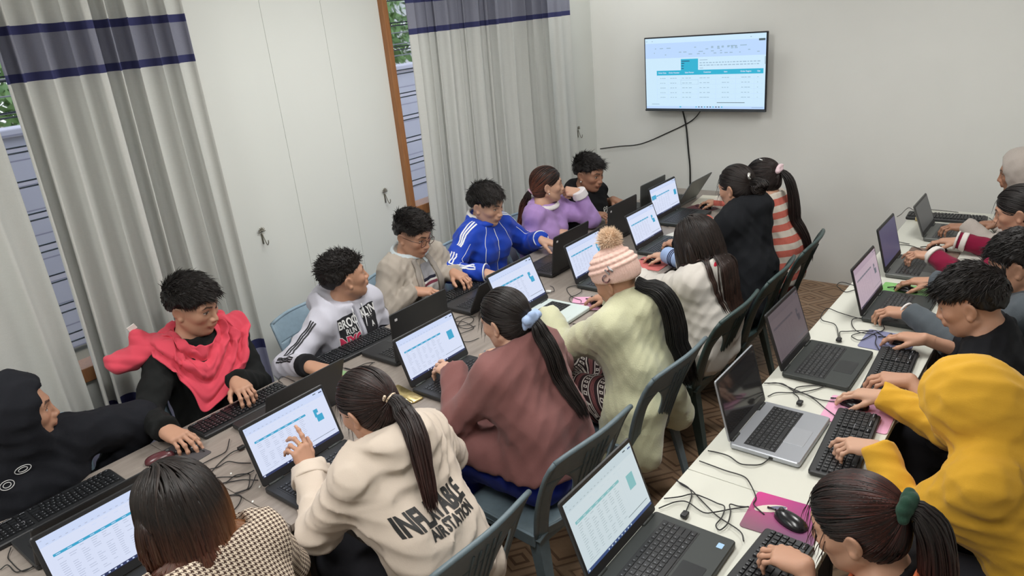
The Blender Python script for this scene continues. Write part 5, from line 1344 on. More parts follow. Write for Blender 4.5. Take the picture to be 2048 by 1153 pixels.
def A3():
    m = fabric('grey_jersey', (.56, .56, .64), 400, .05)
    P = person('person in a pale grey printed zip hoodie turning the head away', 0, (-2.945, 2.17, 1.055), 68, -6, seat=(-3.03, 2.10), top=m, topname='hoodie', skin='mid', fade=False, mt=.026, ms=.024, amp=.009, seed=7, fres=.003, syaw=8, neck=.045,
        hands={'R': (-2.675, 1.73, .80, 14, 10, 0, 'mouse'), }, elbow={'R': (-.1, -1, -.6)}, extra=lambda P, D: hood_down(P, D, 1.3))
    short_hair(P, (-.5, .2, 1), .046, 1000, 4, .6, spiky=.6, t=.006)
    bk = plain('print_black', (.012, .012, .016), .6); wh = plain('print_white', (.75, .75, .75), .6); rd = plain('print_red', (.55, .03, .09), .6); st = fabric('rib_black', (.015, .015, .018))
    cuff(P, 'R', st, .026, .05, 'cuff'); cuff(P, 'L', st, .026, .05, 'cuff')
    n = P.sfw; up = P.sp; rt = P.sl; C = P.N-P.sp*.115+P.sfw*.12
    for x0, w, h, z in ((-.082, .12, .20, -.02), (.078, .105, .155, .0)):
        V, F = grid2(w, h, 14); V = project(P.bvh, V, C+rt*x0+up*z, rt, up, .0016); attach('print_panel', V, F, bk, P.root)
    for t, x0, z, s, mm, bold in (('BROO', -.082, .045, .046, wh, .0012), ('RUN', -.078, .004, .030, wh, .0006), ('NYC', -.082, -.052, .062, rd, .003), ('KLYN', .075, .048, .044, wh, .0012), ('* *', .078, .012, .03, wh, .001), ('A', .082, -.02, .03, wh, .001)):
        V2, F = text_mesh(t, s, bold, 3, .012); V2[:, 1] *= 1.3; V = project(P.bvh, V2, C+rt*x0+up*z, rt, up, .0034); attach('print_lettering', V, F, mm, P.root, smooth=False)
        if t == 'NYC':
            V2, F = text_mesh(t, s, bold+.0022, 3, .012); V2[:, 1] *= 1.3; V = project(P.bvh, V2, C+rt*x0+up*z, rt, up, .0027); attach('print_outline', V, F, wh, P.root, smooth=False)
    V, F = ribbon(P.bvh, [C+up*.14-rt*.002, C+up*.05-rt*.002, C-up*.12-rt*.002], .016, .002); attach('zip', V, F, plain('zip_grey', (.36, .36, .42), .5), P.root)
    dr = plain('cord_white', (.75, .75, .78), .7)
    for q, l_ in ((-.035, .16), (.04, .13)):
        b = MB(); b.tube([np.array(P.bvh.find_nearest(Vector(C+up*z+rt*q*(1.0+.2*math.sin(z*20))))[0])+n*.006 for z in np.linspace(.11, .11-l_, 8)], .003, 6); attach('drawstring', b.v, b.f, dr, P.root)
    d = nrm(np.array((.35, -.9, .45)))
    for s in ('R', 'L'):
        dd = d if s == 'R' else nrm(np.array((.35, .9, .45)))
        for q in (-.016, 0, .016):
            V, F = ribbon(P.bvh, sline(P, s, dd, .12, .90, n=6, off=q), .0075, .002, 4); attach('sleeve_stripe', V, F, bk, P.root)
            V, F = ribbon(P.bvh, sline(P, s, nrm(np.array((.1, -.55 if s == 'R' else .55, .8))), 1.14, 1.72, n=5, off=q), .0075, .002, 4); attach('sleeve_stripe', V, F, bk, P.root)
def A4():
    m = fabric('beige_cardigan', (.40, .355, .305), 420, .08)
    P = person('person in glasses wearing an open beige cardigan over a striped grey vest', 0, (-3.02, 2.74, 1.105), 6, 18, seat=(-3.04, 2.79), top=m, topname='cardigan', skin='warm', fade=True, mt=.024, ms=.022, amp=.009, seed=9, fres=.003, neck=.03,
        hands={'R': (-2.875, 2.63, .82, 38, 8, 0, 'type'), 'L': (-2.85, 2.90, .825, -8, 10, 0, 'type')}, elbow={'R': (-.2, -1, -.8), 'L': (-.4, 1, -.9)})
    short_hair(P, (.5, .3, 1), .045, 800, 6, .7, spiky=.35, t=.008)
    V = Mat('knit_vest', (.27, .27, .29), .9, spec=.2); a = V.attr('sv'); x = X(V.nt, a.outputs['Fac'])
    nn = V.noise(500, 2); c = V.mix(nn, (.23, .23, .25), (.31, .31, .33)); c = V.mix(x > .165, c, (.62, .60, .58)); c = V.mix(x.between(.135, .152), c, (.02, .02, .035)); c = V.mix(x.between(.152, .164), c, (.62, .60, .58)); c = V.mix(x.between(.164, .182), c, (.22, .05, .08)); V.color(c); V.bump(nn, .3, .001)
    C = P.N-P.sp*.2+P.sfw*.12
    G, F = grid2(.15, .36, 30, lambda x, y: (x*(.75+.9*(.5-(y+.18)/.36)*.6), y)); Q = project(P.bvh, G, C-P.sp*.03, P.sl, P.sp, .003)
    attach('vest', Q, F, V, P.root, {'sv': ('FLOAT', np.array([-(np.array(q)-P.N)@P.sp for q in Q]))})
    fold = fabric('beige_facing', (.33, .30, .27), 420, .08)
    for s in (-1, 1):
        W, F = ribbon(P.bvh, [C+P.sp*.20+P.sl*s*.055, C+P.sp*.1+P.sl*s*.072, C-P.sp*.05+P.sl*s*.088, C-P.sp*.2+P.sl*s*.10], .032, .008); o = attach('lapel', W, F, fold, P.root); md = o.modifiers.new('t', 'SOLIDIFY'); md.thickness = .006
    sh = fabric('shirt_blue_white', (.60, .68, .72), 500, .05); collar(P, sh, .008, None, .008, 'shirt_collar')
    for s in (-1, 1):
        b = MB(); c0 = P.N+P.sfw*.078+P.sl*s*.030-P.sp*.012; b.add([c0-P.sl*s*.026+P.sp*.004, c0+P.sl*s*.045+P.sp*.034-P.sfw*.02, c0+P.sl*s*.038-P.sp*.012+P.sfw*.008, c0-P.sl*s*.0+P.sfw*.020-P.sp*.045], [(0, 1, 2, 3)])
        o = attach('collar_tip', b.v, b.f, sh, P.root, smooth=False); md = o.modifiers.new('t', 'SOLIDIFY'); md.thickness = .004
    W, D = hat_frame(P.T, P.sc); b = MB(); fr = plain('spectacle_frame', (.05, .015, .012), .3)
    for s in (-1, 1):
        pts = [W((.103-.35*abs(.024*math.cos(t)+.033)*.3, s*.033+.0235*math.copysign(abs(math.cos(t))**.7, math.cos(t)), -.006+.018*math.copysign(abs(math.sin(t))**.7, math.sin(t)))) for t in np.linspace(0, 6.283, 25)]; b.tube(pts, .0018, 6, False)
        b.tube([W((.094, s*.057, .002)), W((.05, s*.076, .004)), W((-.01, s*.083, .004)), W((-.03, s*.084, -.012))], .0016, 6)
    b.tube([W((.101, -.010, .0)), W((.105, 0, .003)), W((.101, .010, .0))], .0016, 6); attach('spectacles', b.v, b.f, fr, P.root)
def A5():
    m = fabric('blue_tricot', (.010, .055, .46), 500, .1, .55); wh = plain('stripe_white', (.72, .75, .8), .6)
    P = person('person in a royal blue track jacket with white stripes', 0, (-2.99, 3.36, 1.12), 6, 14, seat=(-3.03, 3.33), top=m, topname='jacket', skin='light', fade=False, mt=.03, ms=.027, amp=.009, seed=11, fres=.003, neck=.05,
        hands={'R': (-2.72, 3.04, .80, 8, 10, 0, 'type'), 'L': (-2.745, 3.64, .82, 22, 20, 0, 'reach')}, elbow={'R': (-.3, -1, -.5), 'L': (-.2, .8, -.8)})
    short_hair(P, (1, -.5, .35), .060, 950, 8, .40, spiky=.25, t=.010, front=.15)
    for s, y in (('R', -1), ('L', 1)):
        d = nrm(np.array((.5, y*.75, .65)))
        for q in (-.021, 0, .021):
            V, F = ribbon(P.bvh, [p+np.array((.7, 0, -.35))*q for p in [P.N+P.sl*y*.08+P.sfw*.02+d*.06]+sline(P, s, d, .05, .42, n=4)], .0095, .002, 4); attach('shoulder_stripe', V, F, wh, P.root)
            V, F = ribbon(P.bvh, sline(P, s, d, .62, .92, n=4, off=q), .0085, .002, 4); attach('sleeve_stripe', V, F, wh, P.root)
            V, F = ribbon(P.bvh, sline(P, s, nrm(np.array((.15, y*.5, .8))), 1.12, 1.82, n=5, off=q), .0085, .002, 4); attach('sleeve_stripe', V, F, wh, P.root)
        V, F = ribbon(P.bvh, [P.N+P.sl*y*.07+P.sfw*.09+P.sp*.0]+[P.S+P.sl*y*.11+P.sfw*.10-P.sp*.05, P.S+P.sl*y*.125+P.sfw*.11-P.sp*.14, P.S+P.sl*y*.115+P.sfw*.11-P.sp*.22], .004, .002); attach('piping', V, F, wh, P.root)
        V, F = ribbon(P.bvh, sline(P, s, nrm(np.array((.8, y*.1, .2))), .25, .9, n=5), .0035, .002); attach('piping', V, F, wh, P.root)
        u_ = nrm(P.wr[s]-P.el[s]); b = MB(); b.tube(torus_pts(P.wr[s]+u_*.008, u_, .052, 24), .0045, 6, False); attach('cuff_edge', b.v, b.f, wh, P.root)
    collar(P, m, .010, None, .004, 'stand_collar', .004); collar(P, plain('shirt_white', (.72, .70, .70), .8), .007, None, .018, 'shirt_collar', -.004)
    C = P.N-P.sp*.18+P.sfw*.12; V, F = ribbon(P.bvh, [C+P.sp*.16, C+P.sp*.05, C-P.sp*.1, C-P.sp*.2], .006, .002); attach('zip', V, F, wh, P.root)
def A6():
    m = fabric('lilac_knit', (.44, .28, .60), 260, .1); wh = fabric('white_knit', (.76, .72, .74), 350, .05)
    P = person('person in a lilac sweater with white cuffs resting the chin on one hand', 0, (-2.95, 3.95, 1.11), 44, 2, seat=(-3.02, 3.95), fem=True, top=m, skin='light', mt=.022, ms=.024, amp=.007, seed=13, fres=.003, neck=.02, syaw=6,
        hands={'R': (-2.845, 3.93, .79, 15, 8, 0, 'fist'), 'L': (-2.855, 4.085, 1.035, 215, -8, -40, 'fist')}, elbow={'L': (.7, .55, -1.0), 'R': (-.5, -.6, -1)})
    collar(P, wh, .0085, None, .0, 'collar'); cuff(P, 'R', wh, .027, .055); cuff(P, 'L', wh, .026, .055)
    pony_hair(P, (-.105, 0, -.035), .34, 460, 130, 3, (.016, .009, .008), (.16, .05, .025), .024, (-.8, .1, -.7), wisps=0)
    W, D = hat_frame(P.T, P.sc); b = MB(); b.sphere(W((.0, -.084, -.045)), .0045, 10); attach('earring', b.v, b.f, plain('pearl', (.85, .82, .78), .2), P.root)
    P.tie = W((-.105, 0, -.035)); scrunchie(P, plain('band_pink', (.6, .4, .5), .6), .02, .004, 'hair_tie', 1, .0)
def A7():
    m = fabric('black_jersey', (.010, .010, .011))
    P = person('person in a black sweater with a pale chest badge typing beside the lilac sweater', 0, (-2.915, 4.42, 1.085), -4, 12, seat=(-3.02, 4.48), top=m, skin='dark', fade=True, mt=.026, ms=.022, amp=.007, seed=15, fres=.0032, extra=lambda P, D: hood_down(P, D, .85),
        hands={'R': (-2.785, 4.32, .815, 20, 8, 0, 'type'), 'L': (-2.83, 4.66, .82, -15, 8, 0, 'type')}, sleeve_end=(.10, .10))
    short_hair(P, (.8, .35, .55), .052, 800, 10, .6, spiky=.45, t=.008, front=.35)
    C = P.N-P.sp*.18+P.sfw*.12+P.sl*.07; bw = plain('badge_white', (.62, .62, .58), .6)
    for k, q in ((1, 1), (.55, .6)):
        b = MB(); V = project(P.bvh, [(.022*k*x, .036*q*y) for x, y in ((-1, .8), (-.5, 1), (0, .75), (.5, 1), (1, .8), (.9, -.2), (0, -1.1), (-.9, -.2), (-1, .8))], C, P.sl, P.sp, .002); b.tube(V, .0022, 5); attach('chest_badge', b.v, b.f, bw, P.root)
    W, D = hat_frame(P.T, P.sc); b = MB(); b.sphere(W((.0, -.086, -.042)), .0055, 10); attach('earring', b.v, b.f, plain('stud_white', (.85, .85, .82), .2), P.root)
def B1():
    m = Mat('houndstooth', (.4, .3, .25), .9, spec=.2); u = X(m.nt, m.attr('gu').outputs['Fac']); v = X(m.nt, m.attr('gv').outputs['Fac'])
    p = .0125; a = (u/p*8).floor(); b_ = (v/p*8).floor(); wa = (a.mod(8) < 3.5); wb = (b_.mod(8) < 3.5); tw = ((a+b_).mod(4) < 1.5); k = tw*wa + (tw*-1+1)*wb
    nn = m.noise(600, 2); m.color(m.mix(k, m.mix(nn, (.66, .55, .43), (.78, .68, .56)), m.mix(nn, (.05, .028, .022), (.10, .058, .045)))); m.bump(nn, .3, .001)
    def cl(P, V):
        gu = (V-P.N)@P.sl; gv = -(V-P.N)@P.sp*.8-(V-P.N)@P.sfw*.6
        for s in 'LR':
            for a, b, l0 in ((P.sh[s], P.el[s], 0), (P.el[s], P.wr[s], .28)):
                d = b-a; L = np.linalg.norm(d); w = d/L; t = (V-a)@w; rr = np.linalg.norm((V-a)-t[:, None]*w, axis=1)
                msk = (rr < .085)&(t > (.03 if l0 == 0 else -.02))&(t < L+.05)&(np.abs((V-P.S)@P.sl) > .17)
                e1 = nrm(np.cross(w, P.fw+.01)); e2 = np.cross(w, e1); an = np.arctan2((V-a)@e1, (V-a)@e2)
                gu[msk] = an[msk]*.06; gv[msk] = t[msk]+l0
        return {'gu': ('FLOAT', gu), 'gv': ('FLOAT', gv)}
    P = person('person with a brown bob in a brown and cream houndstooth jacket', 180, (-1.738, .637, 1.12), 184, 26, seat=(-1.47, .60), fem=True, top=m, topname='jacket', skin='light', mt=.026, ms=.024, amp=.006, seed=17, res=.007, fres=.004, neck=.02, cl=cl,
        hands={'R': (-1.99, .76, .81, 190, 8, 0, 'type'), 'L': (-1.97, .45, .81, 175, 8, 0, 'type')})
    def tip(V, c):
        k = np.clip((1.17-V[:, 2])/.16, 0, 1)[:, None]; s = np.clip((V[:, 1]-.63)/.10, 0, 1)[:, None]*np.clip((V[:, 0]+1.86)/.1, 0, 1)[:, None]
        return c*(1-k)+(np.array((.062, .029, .020))*(1+.0*k))*k*(c/.0105).clip(.5, 1.8)*1.0+np.array((.15, .065, .018))*s*k
    long_hair(P, .185, 1000, 5, (.011, .008, .007), (.022, .013, .010), .01, .0045, .45, curlin=.55, tipfn=tip, off=.012)
def B2():
    m = fabric('cream_nylon', (.66, .565, .475), 300, .04, .6, .15)
    P = person('person in a cream hooded jacket with black lettering on the back, one hand raised', 180, (-1.755, 1.29, 1.095), 186, 24, seat=(-1.46, 1.27), fem=True, top=m, topname='jacket', skin='warm', mt=.034, ms=.036, amp=.014, seed=19, fres=.0036, neck=.05, res=.0075,
        extra=lambda P, D: hood_down(P, D, 1.1), hands={'L': (-2.045, 1.195, .855, 176, -58, 10, 'up'), 'R': (-1.97, 1.45, .815, 200, 8, 0, 'type')}, elbow={'L': (.35, -.75, -1), 'R': (.6, .9, -.75)}, wrist_r=.03)
    cuff(P, 'L', m, .041, .05, 'cuff', .015)
    bk = plain('print_black_ink', (.014, .014, .014), .6); C = P.N-P.sp*.175-P.sfw*.12; C = C+P.sl*.035
    for t, dz, s, bo in (('INFLATABLE', 0, .062, .0028), ('AIR STATION', -.052, .034, .0016)):
        V2, F = text_mesh(t, s, bo, 3, .012); V2[:, 1] *= 1.35; V2[:, 0] *= .76 if dz == 0 else .92
        V = project(P.bvh, V2, C+P.sp*dz-(P.sl*.03 if dz else 0), -P.sl, P.sp, .0032); attach('back_lettering', V, F, bk, P.root, smooth=False)
    pony_hair(P, (-.112, -.0, .005), .40, 520, 200, 6, (.012, .008, .0075), (.030, .012, .010), .028, (-.6, -.05, -.9), wisps=26, lock=.0050, aimdir=(.35, -.25, 0))
    W, D = hat_frame(P.T, P.sc); b = MB(); g = plain('ring_gold', (.8, .6, .25), .2, 1); M = P.HM['L'][0]; 
    q = P.wr['L']+M@np.array((.105*.93, -.012*.93, -.004)); b.tube(torus_pts(q, M[:, 0]*.85-M[:, 2]*.5, .0098, 14), .0016, 6, False); attach('finger_ring', b.v, b.f, g, P.root)
    b = MB(); o = P.tie+P.fall*.004; b.tube(torus_pts(o, P.fall, .020), .004, 6, False)
    for k in range(4): b.sphere(o+np.array((0, -.024, .012))+np.array((.004*k-.006, -.002, .007*k-.012)), .0055, 8)
    attach('hair_clip', b.v, b.f, plain('clip_pearl', (.75, .6, .45), .3, .4), P.root)
def B3():
    m = fabric('mauve_knit', (.225, .098, .092), 420, .1)
    P = person('person in a mauve cardigan with a pale blue scrunchie and a blue skirt', 180, (-1.775, 2.03, 1.105), 181, 16, seat=(-1.55, 1.97), fem=True, top=m, topname='cardigan', skin='light', mt=.042, ms=.036, amp=.009, seed=21, extra=lambda P, D: [D.cone(P.pel+P.lat*s*.09, P.pel+P.lat*s*.10+P.fw*.36+np.array((0, 0, .02)), .135, .125, .06) for s in (-1, 1)], cuts=lambda P, D: D.sub(SDF().cone(P.pel-np.array((0, 0, .60)), P.pel-np.array((0, 0, .40)), .60, .60).half(P.pel+np.array((0, 0, .035)), (0, 0, 1)), .02, -1), fres=.0036, neck=.055, skirt=True, pants=fabric('blue_skirt', (.005, .020, .26)), sc=1.02,
        hands={'L': (-2.095, 1.975, .83, 172, 5, 0, 'lift'), 'R': (-2.02, 2.22, .815, 190, 8, 0, 'type')}, elbow={'L': (.15, -.8, -1.0), 'R': (.3, 1, -.8)})
    pony_hair(P, (-.110, -.01, -.012), .46, 560, 190, 7, (.011, .0085, .008), (.014, .009, .008), .030, (-.6, 0, -.9), wisps=14, lock=.0045)
    scrunchie(P, fabric('scrunchie_blue', (.38, .50, .74), 300, .06), .026, .013, 'scrunchie')
def B4():
    m = fabric('lime_boucle', (.60, .60, .40), 170, .12, .95, .9); m.sheen(.5)
    kn = Mat('pink_knit', (.80, .52, .45), .9, spec=.2); nn = kn.noise(260, 2); kn.color(kn.mix(nn, (.72, .42, .35), (.88, .68, .60))); kn.bump(nn, .6, .003)
    pat = Mat('woven_skirt', (.1, .05, .05), .8, spec=.2); x, y, z = pat.xyz('Object'); w = (x*.72+z*.5); q = (w/.055).fract(); yy = (y/.022).fract()
    l1 = q.between(.10, .16).max(q.between(.52, .58)); d1 = q.between(.22, .46)*yy.between(.25, .75); d2 = d1*(q.between(.28, .40)*yy.between(.38, .62)*-1+1); l3 = q.between(.66, .92)*((w/.004).fract() < .5)
    c = pat.mix(l3, (.022, .012, .014), (.26, .09, .09)); c = pat.mix(l1.max(d2), c, (.55, .50, .46)); pat.color(c)
    P = person('person in a lime boucle coat and a pink knitted bobble hat with long hair', 180, (-1.67, 2.70, 1.052), 181, 24, seat=(-1.51, 2.60), fem=True, top=m, topname='coat', skin='mid', mt=.038, ms=.036, amp=.007, seed=23, fres=.0036, neck=.08, skirt=True, pants=pat,
        hands={'L': (-2.075, 2.66, .825, 158, 8, 0, 'type'), 'R': (-1.955, 3.02, .80, 178, 10, 0, 'mouse')}, elbow={'L': (.2, -.9, -1), 'R': (.4, .8, -1)},
        extra=lambda P, D: (D.cone(P.pel-P.fw*.06+P.lat*.10+np.array((0, 0, -.02)), P.pel-P.fw*.10+P.lat*.16+np.array((0, 0, -.16)), .12, .09, .05), D.cone(P.pel+P.fw*.05+P.lat*.14, P.pel+P.fw*.03+P.lat*.19+np.array((0, 0, -.20)), .06, .07, .05), D.cone(P.pel-P.fw*.06-P.lat*.10, P.pel-P.fw*.10-P.lat*.16+np.array((0, 0, -.12)), .12, .09, .05), hood_down(P, D, .8)))
    pony_hair(P, (-.082, .0, -.030), .56, 10, 420, 9, (.0065, .006, .006), (.008, .0065, .006), .042, (-.75, -.1, -.8), wisps=0, lock=.0046, hat=True, spread=.9)
    T, sc = P.T, P.sc; W, D = hat_frame(T, sc); S = SDF(); S.ell(W((-.018, 0, .040)), np.array((.118, .099, .106))*sc, .02, 1, T[0]); S.cone(W((-.03, 0, .10)), W((-.045, 0, .140)), .055, .032, .05)
    S.half(W((.0, 0, .010)), D((.22, 0, -1)), .015)
    Rm, c0 = T
    def knit(P_):
        q = (P_-c0.astype(np.float32))@Rm.astype(np.float32); z = q[:, 2]; a = np.arctan2(q[:, 1], q[:, 0]+.018)
        row = np.floor((z-.060)/.024); ph = (row % 2)*3.14; body_ = np.clip((z-.055)/.01, 0, 1)*np.clip((.155-z)/.02, 0, 1)
        zz = (z-.060)/.024-row; return -.0095*np.abs(np.sin(zz*math.pi))*body_*(.55+.45*np.abs(np.cos(a*11+ph)))-.0016*np.sin(a*60)*(1-body_)
    S.w = knit; V, F = surface(S, .0042); attach('bobble_hat', V, F, kn, P.root)
    pc = W((-.056, 0, .178)); r = np.random.default_rng(3); n = 1500; d = r.standard_normal((n, 3)); d /= np.linalg.norm(d, axis=1)[:, None]
    paths = pc+d[:, None, :]*np.linspace(.008, .060, 5)[None, :, None]*r.uniform(.85, 1.1, n)[:, None, None]+np.cumsum(r.standard_normal((n, 5, 3))*.0022, 1)
    v, f = locks(paths, .0026, .6); S2 = SDF(); S2.ball(pc, .042); v2, f2 = surface(S2, .006); V, F = join_meshes([(v, f), (v2, f2)]); attach('bobble', V, F, Mat('bobble_wool', (.78, .60, .44), .95, spec=.1), P.root)
    cr = plain('chrome_letter', (.75, .75, .78), .18, 1.0); bv = decal(P, *surface(S, .006))
    pf = fabric('patch_fluff', (.78, .66, .64), 200, .1); 
    for t, xx, zz, s in (('C', -.030, .020, .050), ('H', .004, .052, .040)):
        V2, F = text_mesh(t, s, .0018); V2 = V2@rotz(R(25))[:, :3].T if True else V2
        c = W((-.055+xx*-1*.9, .095, zz+.012)); V = project(bv, V2, c, D((-.9, -.35, .0)), D((.1, 0, 1)), .009); o = attach('hat_letter', V, F, cr, P.root, smooth=False); md = o.modifiers.new('t', 'SOLIDIFY'); md.thickness = .004; md.offset = 1
    b = MB(); V2, F = text_mesh('JXX', .034, .0008); c = P.pel+P.fw*.02+P.lat*.2+np.array((0, 0, -.10)); V = project(P.bvh, V2@rotz(R(-25)).T, c, -P.fw, (0, 0, 1), .003); attach('pocket_lettering', V, F, plain('thread_dark', (.06, .06, .05), .8), P.root, smooth=False)
def B5():
    m = fabric('white_fleece', (.60, .565, .52), 260, .06)
    P = person('person in a white jacket with a red collar and long dark brown hair', 180, (-1.565, 3.31, 1.065), 172, 16, seat=(-1.45, 3.20), fem=True, top=m, topname='jacket', skin='light', mt=.036, ms=.034, amp=.010, seed=25, fres=.004, neck=.035, sleeve_end=(0, .16),
        hands={'R': (-1.995, 3.735, .80, 176, 8, 0, 'mouse'), 'L': (-2.02, 3.36, .81, 175, 8, 0, 'type')}, elbow={'R': (.3, .8, -1)}, extra=lambda P, D: hood_down(P, D, .8))
    collar(P, fabric('red_collar', (.58, .02, .05)), .016, None, .004, 'collar')
    sl = fabric('sky_cuff', (.34, .46, .72)); q = P.wr['R']-P.el['R']; cuff(P, 'R', sl, .024, .20, 'undersleeve'); dk = plain('navy_stripe', (.02, .02, .06), .7)
    u = nrm(q); bd = decal(P, *[x for x in surface(SDF().cone(P.wr['R']-u*.16, P.wr['R'], .059, .054), .006)])
    for k in (.07, .085, .10): b = MB(); b.tube(torus_pts(P.wr['R']-u*k, q, .0535, 24), .0028, 5, False); attach('sleeve_stripe', b.v, b.f, dk, P.root)
    long_hair(P, .52, 1250, 11, (.011, .007, .006), (.030, .014, .010), .0, .0062, .7, nst=28, off=.008)
def B6():
    m = fabric('navy_black_fleece', (.009, .010, .0125))
    P = person('person in a black hoodie with a silver claw clip in dark hair', 180, (-1.665, 4.05, 1.165), 170, 14, seat=(-1.49, 3.86), fem=True, top=m, topname='hoodie', skin='warm', mt=.036, ms=.034, amp=.009, seed=27, fres=.004, neck=.07, width=.165,
        hands={'R': (-2.02, 4.15, .81, 185, 8, 0, 'type'), 'L': (-2.02, 3.95, .81, 172, 8, 0, 'type')}, extra=lambda P, D: hood_down(P, D, 1.15))
    pony_hair(P, (-.088, .0, .010), .06, 620, 220, 13, (.010, .0075, .007), (.018, .011, .009), .045, (-.12, 0, -1), wisps=14)
    W, D = hat_frame(P.T, P.sc); b = MB(); c = np.array((-.088, .030, .050))
    o = lambda x, z: W(c+np.array((-.028-abs(x)*.1, 0, z))+np.array((-.35*x, .94*x, 0)))
    b.tube([o(.030*math.cos(t), .016*math.sin(t)) for t in np.linspace(0, 6.283, 25)], .0042, 8, False)
    for x in (-.012, .0, .012): b.tube([o(x, -.015), o(x, .015)], .0032, 7)
    b.tube(smooth_path([o(-.028, .0), o(-.036, -.018), o(-.028, -.042)]), .0030, 7); b.tube(smooth_path([o(-.030, .004), o(-.044, .008), o(-.046, -.008)]), .0028, 7)
    attach('claw_clip', b.v, b.f, plain('clip_silver', (.78, .77, .74), .25, .6), P.root)
def B7():
    m = Mat('coral_stripe', (.5, .2, .15), .9, spec=.2); v = X(m.nt, m.attr('sv').outputs['Fac']); nn = m.noise(300, 2); k = ((v/.076).fract() < .52); m.color(m.mix(k, m.mix(nn, (.52, .46, .40), (.66, .60, .52)), m.mix(nn, (.44, .095, .07), (.60, .17, .13)))); m.bump(nn, .4, .0015)
    P = person('person in a coral and cream striped sweater with a pink toy hair tie', 180, (-1.665, 4.46, 1.115), 178, 14, seat=(-1.50, 4.38), fem=True, top=m, skin='mid', mt=.03, ms=.028, amp=.006, seed=29, fres=.0042, neck=.03,
        hands={'R': (-2.205, 4.94, .80, 168, 8, 0, 'mouse'), 'L': (-2.06, 4.40, .81, 170, 8, 0, 'type')}, elbow={'R': (.1, .6, -1)}, cl=lambda P, V: {'sv': ('FLOAT', -(V-P.N)@P.sp+1)})
    pony_hair(P, (-.112, .0, .030), .62, 480, 170, 15, (.011, .008, .0075), (.018, .009, .008), .028, (-.9, .05, -.5), wisps=6, lock=.0044)
    S = SDF(); t = P.tie+np.array((0, 0, .008)); S.ball(t, .026, .01); S.ball(t+np.array((0, -.028, -.004)), .017, .01)
    for q in ((-.016, .012, .026), (.014, .012, .026)): S.ball(t+np.array(q), .009, .006)
    S.chain(torus_pts(t, P.fall, .026), [.010]*17, .006); V, F = surface(S, .004); attach('toy_hair_tie', V, F, fabric('pale_pink', (.74, .56, .60)), P.root)
    W, D = hat_frame(P.T, P.sc); b = MB(); b.tube([W((-.02, .02, .124)), W((-.03, .035, .122)), W((-.045, .045, .118))], .004, 6); attach('hair_grip', b.v, b.f, plain('grip_white', (.7, .7, .68), .3), P.root)
def C1():
    m = fabric('dark_top', (.014, .012, .014))
    P = person('person with a dark green scrunchie and reddish brown ponytail in a dark top', 180, (-.335, 1.565, 1.045), 182, 20, seat=(-.03, 1.50), fem=True, top=m, skin='warm', mt=.02, ms=.02, seed=31, fres=.003, neck=.02, sleeve_end=(.16, .16),
        hands={'L': (-.505, 1.61, .825, 172, 8, 0, 'type')})
    collar(P, plain('trim_orange', (.75, .17, .06), .7), .005, None, .0, 'neck_trim')
    pony_hair(P, (-.110, .0, .045), .40, 900, 190, 17, (.011, .0085, .008), (.060, .015, .011), .034, (-.8, 0, -.6), wisps=34, lock=.0046)
    scrunchie(P, fabric('green_velvet', (.018, .055, .035), 400), .026, .012, 'scrunchie', 11, .008)
def C2():
    m = fabric('yellow_fleece', (.68, .375, .035), 350, .06)
    P = person('person in a yellow hoodie with the hood up over the head', 180, (-.205, 2.235, 1.06), 184, 26, seat=(.03, 2.22), fem=True, top=m, topname='hoodie', skin='light', mt=.036, ms=.034, amp=.009, seed=33, neck=None, fres=.005, res=.0075,
        hands={'R': (-.565, 2.62, .805, 180, 8, 0, 'mouse'), 'L': (-.49, 2.235, .825, 188, 8, 0, 'type2')}, elbow={'R': (.4, .9, -1), 'L': (.5, -.6, -1)}, extra=lambda P, D: hood_up(P, D, (.142, .114, .142), (-.012, 0, .010), ((.165, 0, -.015), (.072, .07, .095))))
def C3():
    m = fabric('black_cotton', (.010, .0105, .013))
    P = person('person with short black hair in a black shirt bending to the keyboard', 180, (-.315, 2.94, 1.10), 180, 20, seat=(-.03, 2.92), top=m, topname='shirt', skin='warm', fade=False, mt=.026, ms=.022, amp=.008, seed=35, fres=.0028, neck=.04, sleeve_end=(.12, .12),
        hands={'R': (-.535, 3.19, .805, 168, 8, 0, 'mouse'), 'L': (-.50, 2.735, .83, 192, 5, 0, 'type')})
    short_hair(P, (1, .25, .05), .058, 1100, 18, .36, spiky=.28, t=.010, front=.15)
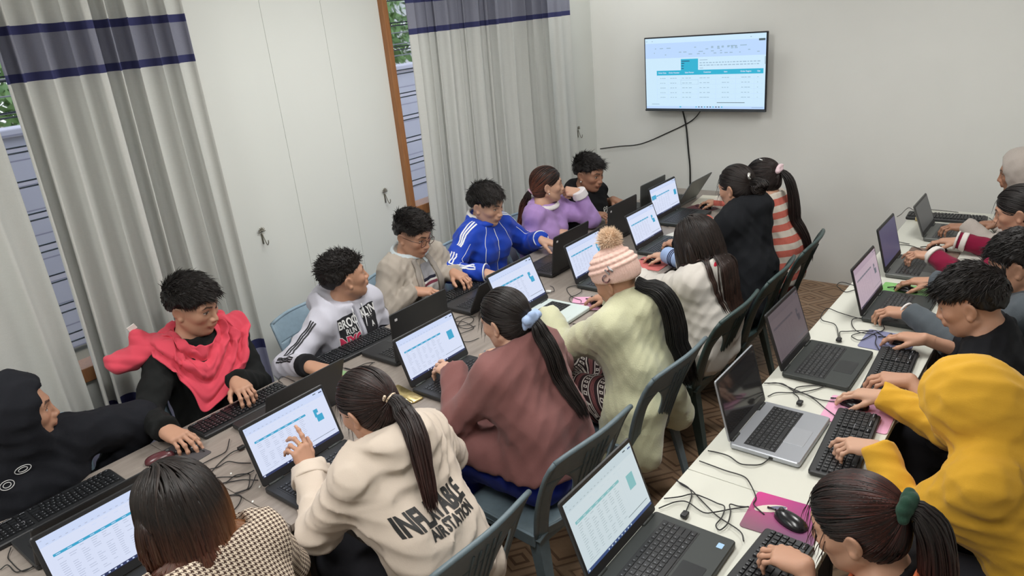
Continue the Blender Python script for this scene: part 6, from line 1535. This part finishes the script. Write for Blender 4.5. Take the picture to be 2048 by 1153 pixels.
def C4():
    m = fabric('grey_sweat', (.085, .10, .115), 380, .1)
    P = person('person in a grey sweatshirt with a white bracelet, partly behind the black shirt', 180, (-.225, 3.51, 1.075), 178, 18, seat=(.05, 3.52), top=m, topname='sweatshirt', skin='mid', mt=.03, ms=.026, seed=37, fres=.0034, neck=.04, extra=lambda P, D: hood_down(P, D, .9),
        hands={'R': (-.63, 3.87, .805, 178, 8, 0, 'mouse'), 'L': (-.64, 3.40, .82, 184, 6, 0, 'type')})
    short_hair(P, (1, .2, .3), .05, 700, 20, .45, spiky=.3, t=.010, front=.1)
    u = nrm(P.wr['L']-P.el['L']); b = MB(); b.tube(torus_pts(P.wr['L']+u*.022, u, .031, 20), .0055, 8, False); attach('bracelet', b.v, b.f, plain('band_white', (.74, .70, .68), .5), P.root)
def C5():
    m = fabric('maroon_knit', (.20, .006, .035)); wh = fabric('cream_rib', (.70, .66, .62))
    P = person('person in a maroon jacket with white cuff stripes and dark tied hair', 180, (-.30, 4.22, 1.105), 178, 16, seat=(-.03, 4.24), fem=True, top=m, topname='jacket', skin='warm', mt=.026, ms=.024, seed=39, fres=.0034, neck=.03,
        hands={'R': (-.635, 4.565, .805, 176, 8, 0, 'mouse'), 'L': (-.69, 4.17, .84, 186, 2, 0, 'type2')})
    cuff(P, 'R', wh, .027, .012, 'cuff_stripe', -.002); cuff(P, 'R', wh, .027, .030, 'cuff_stripe', .024); cuff(P, 'L', wh, .027, .03, 'cuff_stripe', .0)
    collar(P, wh, .013, None, .004, 'collar')
    pony_hair(P, (-.110, 0, -.02), .30, 520, 120, 21, (.010, .0075, .007), None, .024, (-.7, 0, -.8), wisps=8)
def C6():
    m = fabric('oatmeal_knit', (.42, .375, .34), 220, .12)
    P = person('person in an oatmeal knit with a pale fluffy hood at the far end', 180, (-.375, 4.96, 1.125), 180, 10, seat=(-.08, 4.93), fem=True, top=m, topname='hooded_sweater', skin='dark', mt=.03, ms=.028, seed=41, neck=None, fres=.0045, extra=lambda P, D: hood_up(P, D, (.124, .104, .130)),
        hands={'R': (-.50, 4.975, .805, 178, 8, 0, 'mouse'), 'L': (-.63, 4.77, .83, 186, 6, 0, 'type')})
for fn in (A1, A2, A3, A4, A5, A6, A7, B1, B2, B3, B4, B5, B6, B7, C1, C2, C3, C4, C5, C6): fn()
